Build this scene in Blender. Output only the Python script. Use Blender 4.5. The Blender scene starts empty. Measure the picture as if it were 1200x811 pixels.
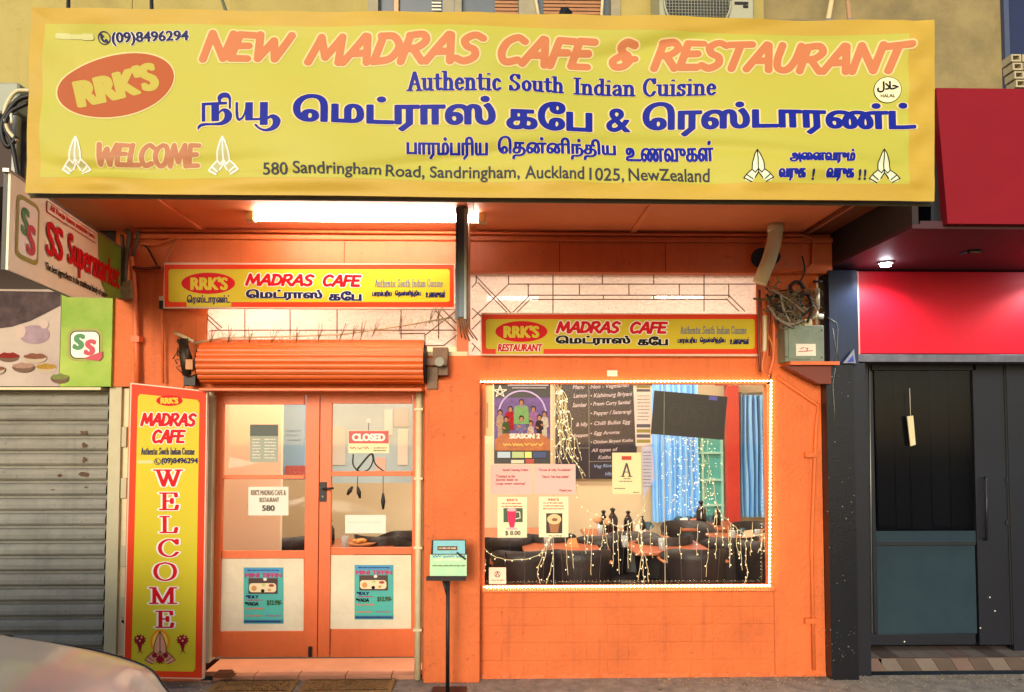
import bpy, math, random
import numpy as np
from mathutils import Vector, Matrix
random.seed(7)
scene = bpy.context.scene
COL = scene.collection
R = math.radians

# ------------------------------------------------------------ camera
CAM = Vector((0.0, -5.68, 1.87)); F = 880.0; YAW = R(-1.35); PITCH = R(2.5); SHIFT = 0.047
cd = bpy.data.cameras.new('camera'); cam = bpy.data.objects.new('camera', cd); COL.objects.link(cam)
cd.sensor_width = 36.0; cd.lens = F / 1200 * 36.0; cd.clip_end = 500; cd.clip_start = 0.05
cd.shift_y = SHIFT
cam.location = CAM; cam.rotation_euler = (R(90) + PITCH, 0, YAW)
scene.camera = cam
CM = np.array(cam.rotation_euler.to_matrix())

# ------------------------------------------------------------ world, sun, exposure
SUN_EL, SUN_AZ = R(15), R(-14)       # azimuth measured from straight behind the camera, towards the left
w = bpy.data.worlds.new('World'); scene.world = w; w.use_nodes = True
nt = w.node_tree; bg = nt.nodes['Background']
sky = nt.nodes.new('ShaderNodeTexSky'); sky.sky_type = 'NISHITA'; sky.sun_disc = False
sky.sun_elevation = SUN_EL; sky.sun_rotation = math.pi - SUN_AZ
nt.links.new(sky.outputs[0], bg.inputs[0]); bg.inputs[1].default_value = 0.14
sd = bpy.data.lights.new('sun', 'SUN'); so = bpy.data.objects.new('sun', sd); COL.objects.link(so)
sd.energy = 1.5; sd.angle = R(18); sd.color = (1.0, 0.88, 0.72)
sv = Vector((math.sin(SUN_AZ) * math.cos(SUN_EL), -math.cos(SUN_AZ) * math.cos(SUN_EL), math.sin(SUN_EL)))
so.rotation_euler = sv.to_track_quat('Z', 'Y').to_euler(); so.location = (0, -20, 12)
scene.view_settings.view_transform = 'Standard'; scene.view_settings.look = 'None'
scene.view_settings.exposure = 0.66; scene.view_settings.gamma = 1
scene.cycles.use_denoising = True
scene.cycles.max_bounces = 8; scene.cycles.transparent_max_bounces = 16
scene.cycles.sample_clamp_indirect = 6

# ------------------------------------------------------------ pixel of the photograph -> point on an upright plane y = const
CX, CY = 600.0, 405.5
def Pa(X, Y, y=0.0):
    X = np.asarray(X, float); Y = np.asarray(Y, float)
    d = np.stack([(X - CX) / F, -(Y - CY) / F + SHIFT * 1200 / F, -np.ones_like(X)], -1) @ CM.T
    t = (y - CAM.y) / d[..., 1]
    return CAM.x + d[..., 0] * t, CAM.z + d[..., 2] * t
def P(px, py, y=0.0):
    x, z = Pa(px, py, y); return float(x), float(z)
def V(px, py, y=0.0):
    x, z = P(px, py, y); return Vector((x, y, z))

# ------------------------------------------------------------ materials
def hx(s):
    s = s.lstrip('#'); c = [int(s[i:i+2], 16) / 255 for i in (0, 2, 4)]
    return tuple(v / 12.92 if v <= .04045 else ((v + .055) / 1.055) ** 2.4 for v in c)
_M = {}
def M(name, col='#808080', rough=.6, metal=0., noise=0., nscale=6., bump=0., bscale=60., emit=0., ecol=None, dark=None, trans=0., spec=.5, coat=0., stretch=None, sharp=False, streak=0.):
    if name in _M: return _M[name]
    m = bpy.data.materials.new(name); m.use_nodes = True; n = m.node_tree; b = n.nodes['Principled BSDF']
    c = hx(col) if isinstance(col, str) else col
    if any(k in name for k in ('ink', 'print', 'paper', 'card', 'banner', 'notice')) and spec == .5: spec = .12
    b.inputs['Base Color'].default_value = (*c, 1); b.inputs['Roughness'].default_value = rough
    b.inputs['Metallic'].default_value = metal; b.inputs['Specular IOR Level'].default_value = spec
    b.inputs['Coat Weight'].default_value = coat; b.inputs['Coat Roughness'].default_value = .12 if coat else .03
    geo = n.nodes.new('ShaderNodeNewGeometry'); src = geo.outputs['Position']
    if stretch:
        mp = n.nodes.new('ShaderNodeMapping'); mp.inputs['Scale'].default_value = stretch
        n.links.new(src, mp.inputs[0]); src = mp.outputs[0]
    if noise:
        t = n.nodes.new('ShaderNodeTexNoise'); t.inputs['Scale'].default_value = nscale; t.inputs['Detail'].default_value = 6; t.inputs['Roughness'].default_value = .65
        n.links.new(src, t.inputs[0])
        r = n.nodes.new('ShaderNodeMapRange'); r.inputs[1].default_value = .45 if sharp else .3; r.inputs[2].default_value = .58 if sharp else .75
        n.links.new(t.outputs[0], r.inputs[0])
        mx = n.nodes.new('ShaderNodeMix'); mx.data_type = 'RGBA'
        dk = hx(dark) if dark else tuple(v * (1 - noise) for v in c)
        mx.inputs[6].default_value = (*c, 1); mx.inputs[7].default_value = (*dk, 1)
        ml = n.nodes.new('ShaderNodeMath'); ml.operation = 'MULTIPLY'; ml.inputs[1].default_value = noise if dark else 1
        n.links.new(r.outputs[0], ml.inputs[0]); n.links.new(ml.outputs[0], mx.inputs[0])
        last = mx.outputs[2]
        if streak:                      # vertical runs of grime
            mp2 = n.nodes.new('ShaderNodeMapping'); mp2.inputs['Scale'].default_value = (9, 9, .55); n.links.new(geo.outputs['Position'], mp2.inputs[0])
            t2 = n.nodes.new('ShaderNodeTexNoise'); t2.inputs['Scale'].default_value = 1.6; t2.inputs['Detail'].default_value = 7; t2.inputs['Roughness'].default_value = .7; n.links.new(mp2.outputs[0], t2.inputs[0])
            t3 = n.nodes.new('ShaderNodeTexNoise'); t3.inputs['Scale'].default_value = 26; t3.inputs['Detail'].default_value = 3; n.links.new(geo.outputs['Position'], t3.inputs[0])
            r3 = n.nodes.new('ShaderNodeMapRange'); r3.inputs[1].default_value = .66; r3.inputs[2].default_value = .72; n.links.new(t3.outputs[0], r3.inputs[0])
            r2 = n.nodes.new('ShaderNodeMapRange'); r2.inputs[1].default_value = .52; r2.inputs[2].default_value = .78; n.links.new(t2.outputs[0], r2.inputs[0])
            ad = n.nodes.new('ShaderNodeMath'); ad.operation = 'MAXIMUM'; n.links.new(r2.outputs[0], ad.inputs[0]); n.links.new(r3.outputs[0], ad.inputs[1])
            mu = n.nodes.new('ShaderNodeMath'); mu.operation = 'MULTIPLY'; mu.inputs[1].default_value = streak; n.links.new(ad.outputs[0], mu.inputs[0])
            mx2 = n.nodes.new('ShaderNodeMix'); mx2.data_type = 'RGBA'; n.links.new(last, mx2.inputs[6]); mx2.inputs[7].default_value = (c[0] * .35, c[1] * .35 + .01, c[2] * .4 + .01, 1); n.links.new(mu.outputs[0], mx2.inputs[0]); last = mx2.outputs[2]
        n.links.new(last, b.inputs['Base Color'])
    if bump:
        t = n.nodes.new('ShaderNodeTexNoise'); t.inputs['Scale'].default_value = bscale; t.inputs['Detail'].default_value = 4
        n.links.new(src, t.inputs[0])
        bp = n.nodes.new('ShaderNodeBump'); bp.inputs['Strength'].default_value = bump; bp.inputs['Distance'].default_value = .01
        n.links.new(t.outputs[0], bp.inputs['Height']); n.links.new(bp.outputs[0], b.inputs['Normal'])
    if emit:
        b.inputs['Emission Strength'].default_value = emit
        b.inputs['Emission Color'].default_value = (*(hx(ecol) if ecol else c), 1)
    if trans:
        tr = n.nodes.new('ShaderNodeBsdfTransparent'); ms = n.nodes.new('ShaderNodeMixShader'); ms.inputs[0].default_value = trans
        out = n.nodes['Material Output']
        n.links.new(b.outputs[0], ms.inputs[1]); n.links.new(tr.outputs[0], ms.inputs[2]); n.links.new(ms.outputs[0], out.inputs[0])
    _M[name] = m; return m
def glass(name, tint=(.97, .98, .97), refl=.035):
    if name in _M: return _M[name]
    m = bpy.data.materials.new(name); m.use_nodes = True; n = m.node_tree
    n.nodes.remove(n.nodes['Principled BSDF']); out = n.nodes['Material Output']
    tr = n.nodes.new('ShaderNodeBsdfTransparent'); tr.inputs[0].default_value = (*tint, 1)
    g = n.nodes.new('ShaderNodeBsdfGlossy'); g.inputs['Roughness'].default_value = .03
    ly = n.nodes.new('ShaderNodeLayerWeight'); ly.inputs[0].default_value = .12
    ms = n.nodes.new('ShaderNodeMixShader'); ml = n.nodes.new('ShaderNodeMath'); ml.operation = 'MULTIPLY_ADD'; ml.inputs[1].default_value = .6; ml.inputs[2].default_value = refl * .3
    n.links.new(ly.outputs['Fresnel'], ml.inputs[0]); n.links.new(ml.outputs[0], ms.inputs[0])
    n.links.new(tr.outputs[0], ms.inputs[1]); n.links.new(g.outputs[0], ms.inputs[2]); n.links.new(ms.outputs[0], out.inputs[0])
    _M[name] = m; return m

# ------------------------------------------------------------ things, parts, mesh building
def tag(o, label=None, cat=None, group=None, kind=None):
    if label: o['label'] = label
    if cat: o['category'] = cat
    if group: o['group'] = group
    if kind: o['kind'] = kind
    return o
def thing(name, label, cat, loc=(0, 0, 0), group=None):
    o = bpy.data.objects.new(name, None); COL.objects.link(o); o.location = loc; o.empty_display_size = .05
    return tag(o, label, cat, group)
def origin(p):
    v = Vector((0, 0, 0))
    while p: v += p.location; p = p.parent
    return v
def link(name, me, parent=None, loc=None):
    o = bpy.data.objects.new(name, me); COL.objects.link(o)
    if parent: o.parent = parent
    if loc is not None: o.location = loc
    return o
class B:
    def __init__(s): s.v = []; s.f = []; s.sm = []
    def poly(s, pts, smooth=False):
        k = len(s.v); s.v += [tuple(p) for p in pts]; s.f.append(tuple(range(k, k + len(pts)))); s.sm.append(smooth); return s
    def mesh(s, vs, fs, smooth=False):
        k = len(s.v); s.v += [tuple(p) for p in vs]; s.f += [tuple(i + k for i in f) for f in fs]; s.sm += [smooth] * len(fs); return s
    def box(s, x0, x1, y0, y1, z0, z1, bev=0.):
        if x0 > x1: x0, x1 = x1, x0
        if y0 > y1: y0, y1 = y1, y0
        if z0 > z1: z0, z1 = z1, z0
        if not bev:
            vs = [(x, y, z) for x in (x0, x1) for y in (y0, y1) for z in (z0, z1)]
            return s.mesh(vs, [(0, 1, 3, 2), (4, 6, 7, 5), (0, 4, 5, 1), (2, 3, 7, 6), (0, 2, 6, 4), (1, 5, 7, 3)])
        b = min(bev, (x1 - x0) / 2.2, (y1 - y0) / 2.2, (z1 - z0) / 2.2)
        import itertools
        vs = []; idx = {}
        for sx, sy, sz in itertools.product((0, 1), repeat=3):
            X = x1 if sx else x0; Y = y1 if sy else y0; Z = z1 if sz else z0
            ix = -b if sx else b; iy = -b if sy else b; iz = -b if sz else b
            for a, q in enumerate(((X, Y + iy, Z + iz), (X + ix, Y, Z + iz), (X + ix, Y + iy, Z))):
                idx[(sx, sy, sz, a)] = len(vs); vs.append(q)
        fs = []
        for a in range(3):
            for sd_ in (0, 1):
                o1, o2 = [i for i in range(3) if i != a]; l = []
                for u, v_ in ((0, 0), (1, 0), (1, 1), (0, 1)):
                    k = [0, 0, 0]; k[a] = sd_; k[o1] = u; k[o2] = v_; l.append(idx[(*k, a)])
                fs.append(l if sd_ == (a != 1) else l[::-1])
            o1, o2 = [i for i in range(3) if i != a]
            for u in (0, 1):
                for v_ in (0, 1):
                    k0 = [0, 0, 0]; k0[o1] = u; k0[o2] = v_; k1 = list(k0); k1[a] = 1
                    fs.append([idx[(*k0, o1)], idx[(*k1, o1)], idx[(*k1, o2)], idx[(*k0, o2)]])
        for c_ in itertools.product((0, 1), repeat=3): fs.append([idx[(*c_, 0)], idx[(*c_, 1)], idx[(*c_, 2)]])
        return s.mesh(vs, fs)
    def tube(s, pts, r, n=8, cap=True, smooth=True):
        pts = [Vector(p) for p in pts]; rs = r if isinstance(r, (list, tuple)) else [r] * len(pts)
        k = len(s.v); up = None
        for i, p in enumerate(pts):
            d = (pts[min(i + 1, len(pts) - 1)] - pts[max(i - 1, 0)]).normalized()
            if up is None: up = Vector((0, 0, 1)) if abs(d.z) < .9 else Vector((1, 0, 0))
            a = d.cross(up).normalized(); b = a.cross(d).normalized(); up = b
            for j in range(n):
                t = 2 * math.pi * j / n; s.v.append(tuple(p + (a * math.cos(t) + b * math.sin(t)) * rs[i]))
        for i in range(len(pts) - 1):
            for j in range(n):
                s.f.append((k + i * n + j, k + i * n + (j + 1) % n, k + (i + 1) * n + (j + 1) % n, k + (i + 1) * n + j)); s.sm.append(smooth)
        if cap:
            s.f.append(tuple(k + j for j in range(n))[::-1]); s.sm.append(False)
            e = k + (len(pts) - 1) * n; s.f.append(tuple(e + j for j in range(n))); s.sm.append(False)
        return s
    def lathe(s, prof, c=(0, 0, 0), n=14):
        c = Vector(c); k = len(s.v)
        for (r, z) in prof:
            for j in range(n):
                t = 2 * math.pi * j / n; s.v.append((c.x + r * math.cos(t), c.y + r * math.sin(t), c.z + z))
        for i in range(len(prof) - 1):
            for j in range(n):
                s.f.append((k + i * n + j, k + i * n + (j + 1) % n, k + (i + 1) * n + (j + 1) % n, k + (i + 1) * n + j)); s.sm.append(True)
        s.f.append(tuple(k + j for j in range(n))[::-1]); s.sm.append(False)
        e = k + (len(prof) - 1) * n; s.f.append(tuple(e + j for j in range(n))); s.sm.append(False)
        return s
    def prism(s, pts, y0, y1):           # outline in x,z pushed from y0 to y1
        n = len(pts); a = [(x, y0, z) for x, z in pts]; b = [(x, y1, z) for x, z in pts]
        s.mesh(a + b, [tuple(range(n)), tuple(range(2 * n - 1, n - 1, -1))] + [(i, (i + 1) % n, n + (i + 1) % n, n + i) for i in range(n)]); return s
    def build(s, name, mat, parent=None, loc=None, label=None):
        me = bpy.data.meshes.new(name); o0 = origin(parent) if parent else Vector(loc or (0, 0, 0))
        me.from_pydata([(x - o0.x, y - o0.y, z - o0.z) for x, y, z in s.v], [], s.f)
        me.polygons.foreach_set('use_smooth', s.sm); me.materials.append(mat); me.update()
        o = link(name, me, parent, None if parent else (loc or (0, 0, 0)))
        if label: o['label'] = label
        return o
def pbox(x0, y0, x1, y1, ya, yb, bev=0.):    # box whose front face (at depth ya) covers that pixel rectangle of the photograph
    a = P(x0, (y0 + y1) / 2, ya)[0]; b = P(x1, (y0 + y1) / 2, ya)[0]
    zt = P((x0 + x1) / 2, y0, ya)[1]; zb = P((x0 + x1) / 2, y1, ya)[1]
    return B().box(a, b, ya, yb, zb, zt, bev)
def struct(o): o['kind'] = 'structure'; return o
def dup(root, loc, label=None, rotz=None):
    r = root.copy(); COL.objects.link(r); r.location = loc
    if label: r['label'] = label
    if rotz is not None: r.rotation_euler = (0, 0, rotz)
    for ch in list(root.children):
        c = ch.copy(); COL.objects.link(c); c.parent = r
        for g in list(ch.children):
            d = g.copy(); COL.objects.link(d); d.parent = c
    return r

# ------------------------------------------------------------ flat print: outlines and pen strokes -> clean polygons
def cat(pts, n=6, closed=False):
    p = [np.array(q, float) for q in pts]
    if closed: p = [p[-1]] + p + [p[0], p[1]]
    else: p = [2 * p[0] - p[1]] + p + [2 * p[-1] - p[-2]]
    out = []
    for i in range(1, len(p) - 2):
        for k in range(n):
            t = k / n
            out.append(.5 * ((2 * p[i]) + (-p[i-1] + p[i+1]) * t + (2*p[i-1] - 5*p[i] + 4*p[i+1] - p[i+2]) * t*t + (-p[i-1] + 3*p[i] - 3*p[i+1] + p[i+2]) * t**3))
    out.append(p[-2]); return np.array(out)
_gc = {}
def font_loops(s, res=4):
    if (s, res) in _gc: return [l.copy() for l in _gc[(s, res)]]
    c = bpy.data.curves.new('t', 'FONT'); c.body = s; c.resolution_u = res; c.fill_mode = 'NONE'
    o = bpy.data.objects.new('t', c); COL.objects.link(o); bpy.context.view_layer.update(); me = o.to_mesh()
    vs = np.array([v.co[:2] for v in me.vertices]); loops = []; cur = []
    for e in me.edges:
        a, b = e.vertices
        if not cur: cur = [a, b]
        elif a == cur[-1]: cur.append(b)
        elif b == cur[0] and a == cur[-1]: pass
        else: loops.append(cur); cur = [a, b]
        if cur and (cur[0] in (a, b)) and len(cur) > 2: loops.append(cur); cur = []
    if cur: loops.append(cur)
    out = [vs[l] * (1, -1) for l in loops if len(l) > 2]
    o.to_mesh_clear(); bpy.data.objects.remove(o); bpy.data.curves.remove(c)
    _gc[(s, res)] = out; return [l.copy() for l in out]
def fit(pl, box, shear=0., slope=0., rot=0., pad=(0, 0), keep=False):
    al = np.concatenate(pl); pl = [p.copy() for p in pl]
    if shear:
        for p in pl: p[:, 0] -= shear * (p[:, 1])
        al = np.concatenate(pl)
    mn, mxx = al.min(0), al.max(0); x0, y0, x1, y1 = box[0] + pad[0], box[1] + pad[1], box[2] - pad[0], box[3] - pad[1]
    sx = (x1 - x0) / max(1e-6, mxx[0] - mn[0]); sy = (y1 - y0) / max(1e-6, mxx[1] - mn[1])
    xc, yc = (x0 + x1) / 2, (y0 + y1) / 2; cr, sr = math.cos(rot), math.sin(rot)
    for p in pl:
        p[:, 0] = x0 + (p[:, 0] - mn[0]) * sx; p[:, 1] = y0 + (p[:, 1] - mn[1]) * sy
        if rot:
            dx, dy = p[:, 0] - xc, p[:, 1] - yc; p[:, 0] = xc + dx * cr - dy * sr; p[:, 1] = yc + dx * sr + dy * cr
        p[:, 1] += slope * (p[:, 0] - xc)
    return pl
def shape(outl=(), strokes=(), pen=(0, 0), levels=(0.,), step=.5):
    """outl: closed polylines (non-zero fill) grown by pen; strokes: open polylines drawn with an elliptical pen.
    Returns for each level (extra growth in px) a list of polygons."""
    a, b = (pen if pen[0] > 0 else (1., 1.)); base = 1. if pen[0] > 0 else 0.
    S = np.array([1 / a, 1 / b]); mxl = max(levels)
    allp = np.concatenate([np.asarray(p) for p in list(outl) + list(strokes)])
    gx, gy = a * (base + mxl / a) + 2 * step + mxl, b * base + mxl * max(1, b / a) + 2 * step + mxl
    x0, y0 = allp.min(0) - (gx, gy); x1, y1 = allp.max(0) + (gx, gy)
    nx, ny = int((x1 - x0) / step) + 2, int((y1 - y0) / step) + 2
    xs = (x0 + np.arange(nx) * step) * S[0]; ys = (y0 + np.arange(ny) * step) * S[1]
    reach = base + mxl / min(a, b) + 2.5 * step / min(a, b)
    D = np.full((ny, nx), reach)
    def seg(p, q, D):
        i0 = max(0, int(np.searchsorted(ys, min(p[1], q[1]) - reach))); i1 = int(np.searchsorted(ys, max(p[1], q[1]) + reach))
        j0 = max(0, int(np.searchsorted(xs, min(p[0], q[0]) - reach))); j1 = int(np.searchsorted(xs, max(p[0], q[0]) + reach))
        if i1 <= i0 or j1 <= j0: return
        X = xs[j0:j1][None, :] - p[0]; Y = ys[i0:i1][:, None] - p[1]; d = q - p; L = d @ d
        t = np.clip((X * d[0] + Y * d[1]) / L, 0, 1) if L > 1e-12 else 0
        np.minimum(D[i0:i1, j0:j1], np.hypot(X - t * d[0], Y - t * d[1]), out=D[i0:i1, j0:j1])
    G = None
    if len(outl):
        W = np.zeros((ny, nx + 1), int)
        for l in outl:
            l = np.asarray(l) * S; n = len(l)
            for k in range(n):
                p, q = l[k], l[(k + 1) % n]; seg(p, q, D)
                if p[1] == q[1]: continue
                sg = 1 if q[1] > p[1] else -1; lo, hi = (p, q) if sg > 0 else (q, p)
                i0, i1 = np.searchsorted(ys, lo[1]), np.searchsorted(ys, hi[1])
                for i in range(i0, i1):
                    xx = lo[0] + (hi[0] - lo[0]) * (ys[i] - lo[1]) / (hi[1] - lo[1]); W[i, np.searchsorted(xs, xx)] += sg
        ins = np.cumsum(W, 1)[:, :nx] != 0
        G = np.where(ins, D, -D) + base
    if len(strokes):
        D2 = np.full((ny, nx), reach)
        for l in strokes:
            l = np.asarray(l) * S
            for k in range(len(l) - 1): seg(l[k], l[k + 1], D2)
        G2 = base - D2; G = G2 if G is None else np.maximum(G, G2)
    res = []
    for lv in levels:
        g = G + lv / min(a, b) if base == 0 else G + lv / ((a + b) / 2)
        X = x0 + np.arange(nx) * step; Y = y0 + np.arange(ny) * step; n_in = g > 0
        c4 = n_in[:-1, :-1].astype(int) + n_in[:-1, 1:] + n_in[1:, 1:] + n_in[1:, :-1]; polys = []
        for i, j in zip(*np.where((c4 > 0) & (c4 < 4))):
            cs = ((i, j), (i, j + 1), (i + 1, j + 1), (i + 1, j)); pl = []
            for k in range(4):
                (ia, ja), (ib, jb) = cs[k], cs[(k + 1) % 4]; ga, gb = g[ia, ja], g[ib, jb]
                if ga > 0: pl.append((X[ja], Y[ia]))
                if (ga > 0) != (gb > 0):
                    t = ga / (ga - gb); pl.append((X[ja] + (X[jb] - X[ja]) * t, Y[ia] + (Y[ib] - Y[ia]) * t))
            if len(pl) > 2: polys.append(pl)
        full = c4 == 4; act = {}
        for i in range(ny):
            runs = set()
            if i < ny - 1:
                r = np.flatnonzero(np.diff(np.concatenate([[0], full[i].astype(int), [0]])))
                runs = set(zip(r[::2].tolist(), r[1::2].tolist()))
            for k in list(act):
                if k not in runs:
                    i0 = act.pop(k); polys.append([(X[k[0]], Y[i0]), (X[k[1]], Y[i0]), (X[k[1]], Y[i]), (X[k[0]], Y[i])])
            for k in runs:
                if k not in act: act[k] = i
        res.append(polys)
    return res
def lay(polys, fn, parent, mat, name='lettering', label=None):
    """puts polygons given in px onto a surface; fn maps arrays X,Y to world x,y,z"""
    if not polys: return None
    run = getattr(fn, 'run', 0)
    if run:                                  # a surface that is not flat: cut long rectangles up
        out = []
        for p in polys:
            if len(p) == 4 and p[0][1] == p[1][1] and p[2][1] == p[3][1] and p[0][0] == p[3][0]:
                w_, h_ = p[1][0] - p[0][0], p[2][1] - p[1][1]; a, c = int(w_ / 5) + 1, int(h_ / 5) + 1
                for i in range(a):
                    for j in range(c):
                        xa_, xb_ = p[0][0] + w_ * i / a, p[0][0] + w_ * (i + 1) / a; ya_, yb_ = p[0][1] + h_ * j / c, p[0][1] + h_ * (j + 1) / c
                        out.append([(xa_, ya_), (xb_, ya_), (xb_, yb_), (xa_, yb_)])
            else: out.append(p)
        polys = out
    flat = np.array([q for p in polys for q in p]); x, y, z = fn(flat[:, 0], flat[:, 1])
    o0 = origin(parent); vs = np.stack([x - o0.x, y - o0.y, z - o0.z], -1)
    fs = []; k = 0
    for p in polys: fs.append(tuple(range(k, k + len(p)))); k += len(p)
    me = bpy.data.meshes.new(name); me.from_pydata(vs.tolist(), [], fs); me.materials.append(mat); me.update()
    o = link(name, me, parent)
    if label: o['label'] = label
    return o
def plane(y, k=0):
    def f(X, Y):
        x, z = Pa(X, Y, y - .0015 * k); return x, np.full_like(x, y - .0015 * k), z
    f.up = lambda j: plane(y, k + j)
    return f
def uvplane(o, u, v, n, k=0):      # X along u, Y along v
    o, u, v, n = map(Vector, (o, u, v, n))
    def f(X, Y):
        q = o + n * (.0015 * k); return q.x + u.x * X + v.x * Y, q.y + u.y * X + v.y * Y, q.z + u.z * X + v.z * Y
    f.up = lambda j: uvplane(o, u, v, n, k + j)
    return f
# brush capitals (x to the right, y up, height 1)
def c_(*p): return ('c', p)
def l_(*p): return ('l', p)
BR = {
 'N': (.78, [l_((.05, 0), (.12, 1), (.66, .02), (.74, 1))]), 'E': (.6, [l_((.56, .96), (.1, .98), (.04, .03), (.54, .03)), l_((.07, .52), (.46, .54))]),
 'W': (1., [l_((.04, 1), (.2, .03), (.5, .78), (.7, .03), (.98, 1))]), 'M': (.95, [l_((.02, 0), (.18, 1), (.46, .2), (.78, 1), (.88, 0))]),
 'A': (.76, [l_((.0, 0), (.44, 1), (.5, .98), (.68, 0)), l_((.2, .34), (.62, .36))]), 'D': (.74, [c_((.08, .98), (.45, .94), (.68, .55), (.5, .12), (.05, .02)), l_((.14, .96), (.06, .04))]),
 'R': (.7, [l_((.12, .96), (.04, 0)), c_((.1, .96), (.46, 1), (.6, .76), (.42, .52), (.14, .46)), l_((.3, .46), (.64, .0))]),
 'S': (.62, [c_((.6, .88), (.36, 1), (.12, .8), (.22, .56), (.46, .42), (.5, .16), (.26, 0), (.02, .1))]),
 'C': (.7, [c_((.66, .86), (.42, 1), (.14, .78), (.06, .36), (.24, .02), (.6, .12))]), 'F': (.58, [l_((.58, .96), (.12, .98), (.04, 0)), l_((.09, .5), (.46, .53))]),
 '&': (.8, [c_((.62, .92), (.36, 1), (.22, .82), (.34, .62), (.5, .52), (.3, .5), (.08, .28), (.2, .02), (.48, .06), (.64, .36)), l_((.46, .33), (.74, .36))]),
 'T': (.66, [l_((.02, .92), (.7, .98)), l_((.36, .95), (.26, 0))]), 'U': (.72, [c_((.1, 1), (.06, .4), (.16, .06), (.42, .04), (.6, .4), (.68, 1))]),
 'L': (.56, [l_((.12, 1), (.05, .03), (.52, .04))]), 'O': (.78, [c_((.4, 1), (.12, .8), (.05, .38), (.26, .02), (.56, .12), (.7, .56), (.6, .92), (.4, 1))]),
 ' ': (.42, [])}
# serif letters
def sf(x, y, w=.2): return l_((x - w / 2, y), (x + w / 2, y))
SE = {
 'A': (.72, [l_((.08, 0), (.36, 1)), l_((.36, 1), (.42, .8), (.62, 0)), l_((.19, .34), (.52, .34)), sf(.08, 0), sf(.62, 0, .24)]),
 'u': (.6, [l_((.12, .62), (.12, .2)), c_((.12, .2), (.17, .04), (.3, .02), (.45, .14)), l_((.46, .62), (.46, 0)), sf(.07, .63, .12), sf(.41, .63, .12), sf(.52, 0, .1)]),
 't': (.42, [l_((.18, .86), (.18, .14)), c_((.18, .14), (.24, .01), (.38, .08)), l_((.04, .63), (.36, .63))]),
 'h': (.6, [l_((.13, 1), (.13, 0)), c_((.14, .48), (.26, .63), (.4, .6), (.45, .44)), l_((.46, .46), (.46, 0)), sf(.08, 1, .12), sf(.13, 0), sf(.46, 0)]),
 'e': (.5, [c_((.1, .34), (.2, .36), (.4, .36), (.4, .5), (.26, .64), (.12, .5), (.09, .3), (.14, .08), (.28, 0), (.42, .12))]),
 'n': (.6, [l_((.13, .63), (.13, 0)), c_((.14, .48), (.26, .63), (.4, .6), (.45, .44)), l_((.46, .46), (.46, 0)), sf(.08, .63, .12), sf(.13, 0), sf(.46, 0)]),
 'i': (.3, [l_((.15, .63), (.15, 0)), l_((.14, .9), (.17, .9)), sf(.1, .63, .12), sf(.15, 0)]),
 'c': (.48, [c_((.4, .5), (.27, .64), (.13, .52), (.09, .3), (.14, .08), (.28, 0), (.42, .12))]),
 'S': (.62, [c_((.5, .82), (.4, .98), (.24, 1), (.1, .84), (.14, .64), (.4, .44), (.5, .22), (.36, .02), (.18, .02), (.06, .2)), l_((.51, 1), (.51, .76)), l_((.06, 0), (.06, .26))]),
 'o': (.54, [c_((.27, .64), (.12, .5), (.09, .3), (.14, .1), (.27, 0), (.4, .1), (.45, .3), (.42, .5), (.27, .64))]),
 'I': (.36, [l_((.18, 1), (.18, 0)), sf(.18, 1, .26), sf(.18, 0, .26)]),
 'd': (.58, [l_((.45, 1), (.45, 0)), c_((.45, .5), (.28, .64), (.13, .5), (.09, .3), (.14, .08), (.28, 0), (.44, .14)), sf(.4, 1, .12), sf(.5, 0, .12)]),
 'a': (.54, [c_((.1, .5), (.2, .64), (.36, .6), (.4, .44)), l_((.41, .46), (.41, .06)), c_((.4, .38), (.18, .32), (.08, .16), (.18, 0), (.38, .12)), sf(.47, 0, .12)]),
 'C': (.7, [c_((.58, .78), (.46, .97), (.28, .98), (.13, .78), (.08, .5), (.13, .2), (.3, .01), (.48, .04), (.6, .24)), l_((.59, 1), (.59, .74))]),
 's': (.46, [c_((.36, .5), (.25, .64), (.1, .56), (.14, .38), (.32, .28), (.36, .1), (.22, -.01), (.08, .1)), l_((.36, .64), (.36, .48)), l_((.07, 0), (.07, .16))]),
 ' ': (.34, []),
 'W': (1.02, [l_((.12, 1), (.34, 0)), l_((.34, 0), (.52, .95)), l_((.46, 1), (.7, 0)), l_((.7, 0), (.92, 1)), sf(.12, 1, .24), sf(.48, 1, .24), sf(.92, 1, .2)]),
 'E': (.7, [l_((.18, 1), (.18, 0)), l_((.04, 1), (.6, 1), (.62, .78)), l_((.04, 0), (.62, 0), (.66, .26)), l_((.18, .52), (.46, .52)), l_((.46, .66), (.46, .38))]),
 'L': (.66, [l_((.18, 1), (.18, 0)), sf(.18, 1, .28), l_((.04, 0), (.6, 0), (.64, .3))]),
 'O': (.8, [c_((.4, 1), (.16, .86), (.07, .5), (.16, .14), (.4, 0), (.64, .14), (.73, .5), (.64, .86), (.4, 1))]),
 'M': (1., [l_((.16, 1), (.16, 0)), l_((.14, 1), (.48, .02)), l_((.48, .02), (.82, 1)), l_((.84, 1), (.84, 0)), sf(.1, 1, .18), sf(.9, 1, .18), sf(.14, 0, .24), sf(.86, 0, .26)])}
def strokes_of(text, lib, gap=.06):
    x = 0.; out = []
    for ch in text:
        wd, st = lib[ch]
        for kind, pts in st:
            q = cat(pts, 5) if kind == 'c' else np.array(pts, float)
            q = q.copy(); q[:, 0] += x; q[:, 1] *= -1; out.append(q)
        x += wd + gap
    return out
TAM_E = 'ெேை'
def vis(s):
    out = []
    for ch in s:
        if ch in TAM_E: out.insert(len(out) - 1, ch)
        else: out.append(ch)
    return ''.join(out)
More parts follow.
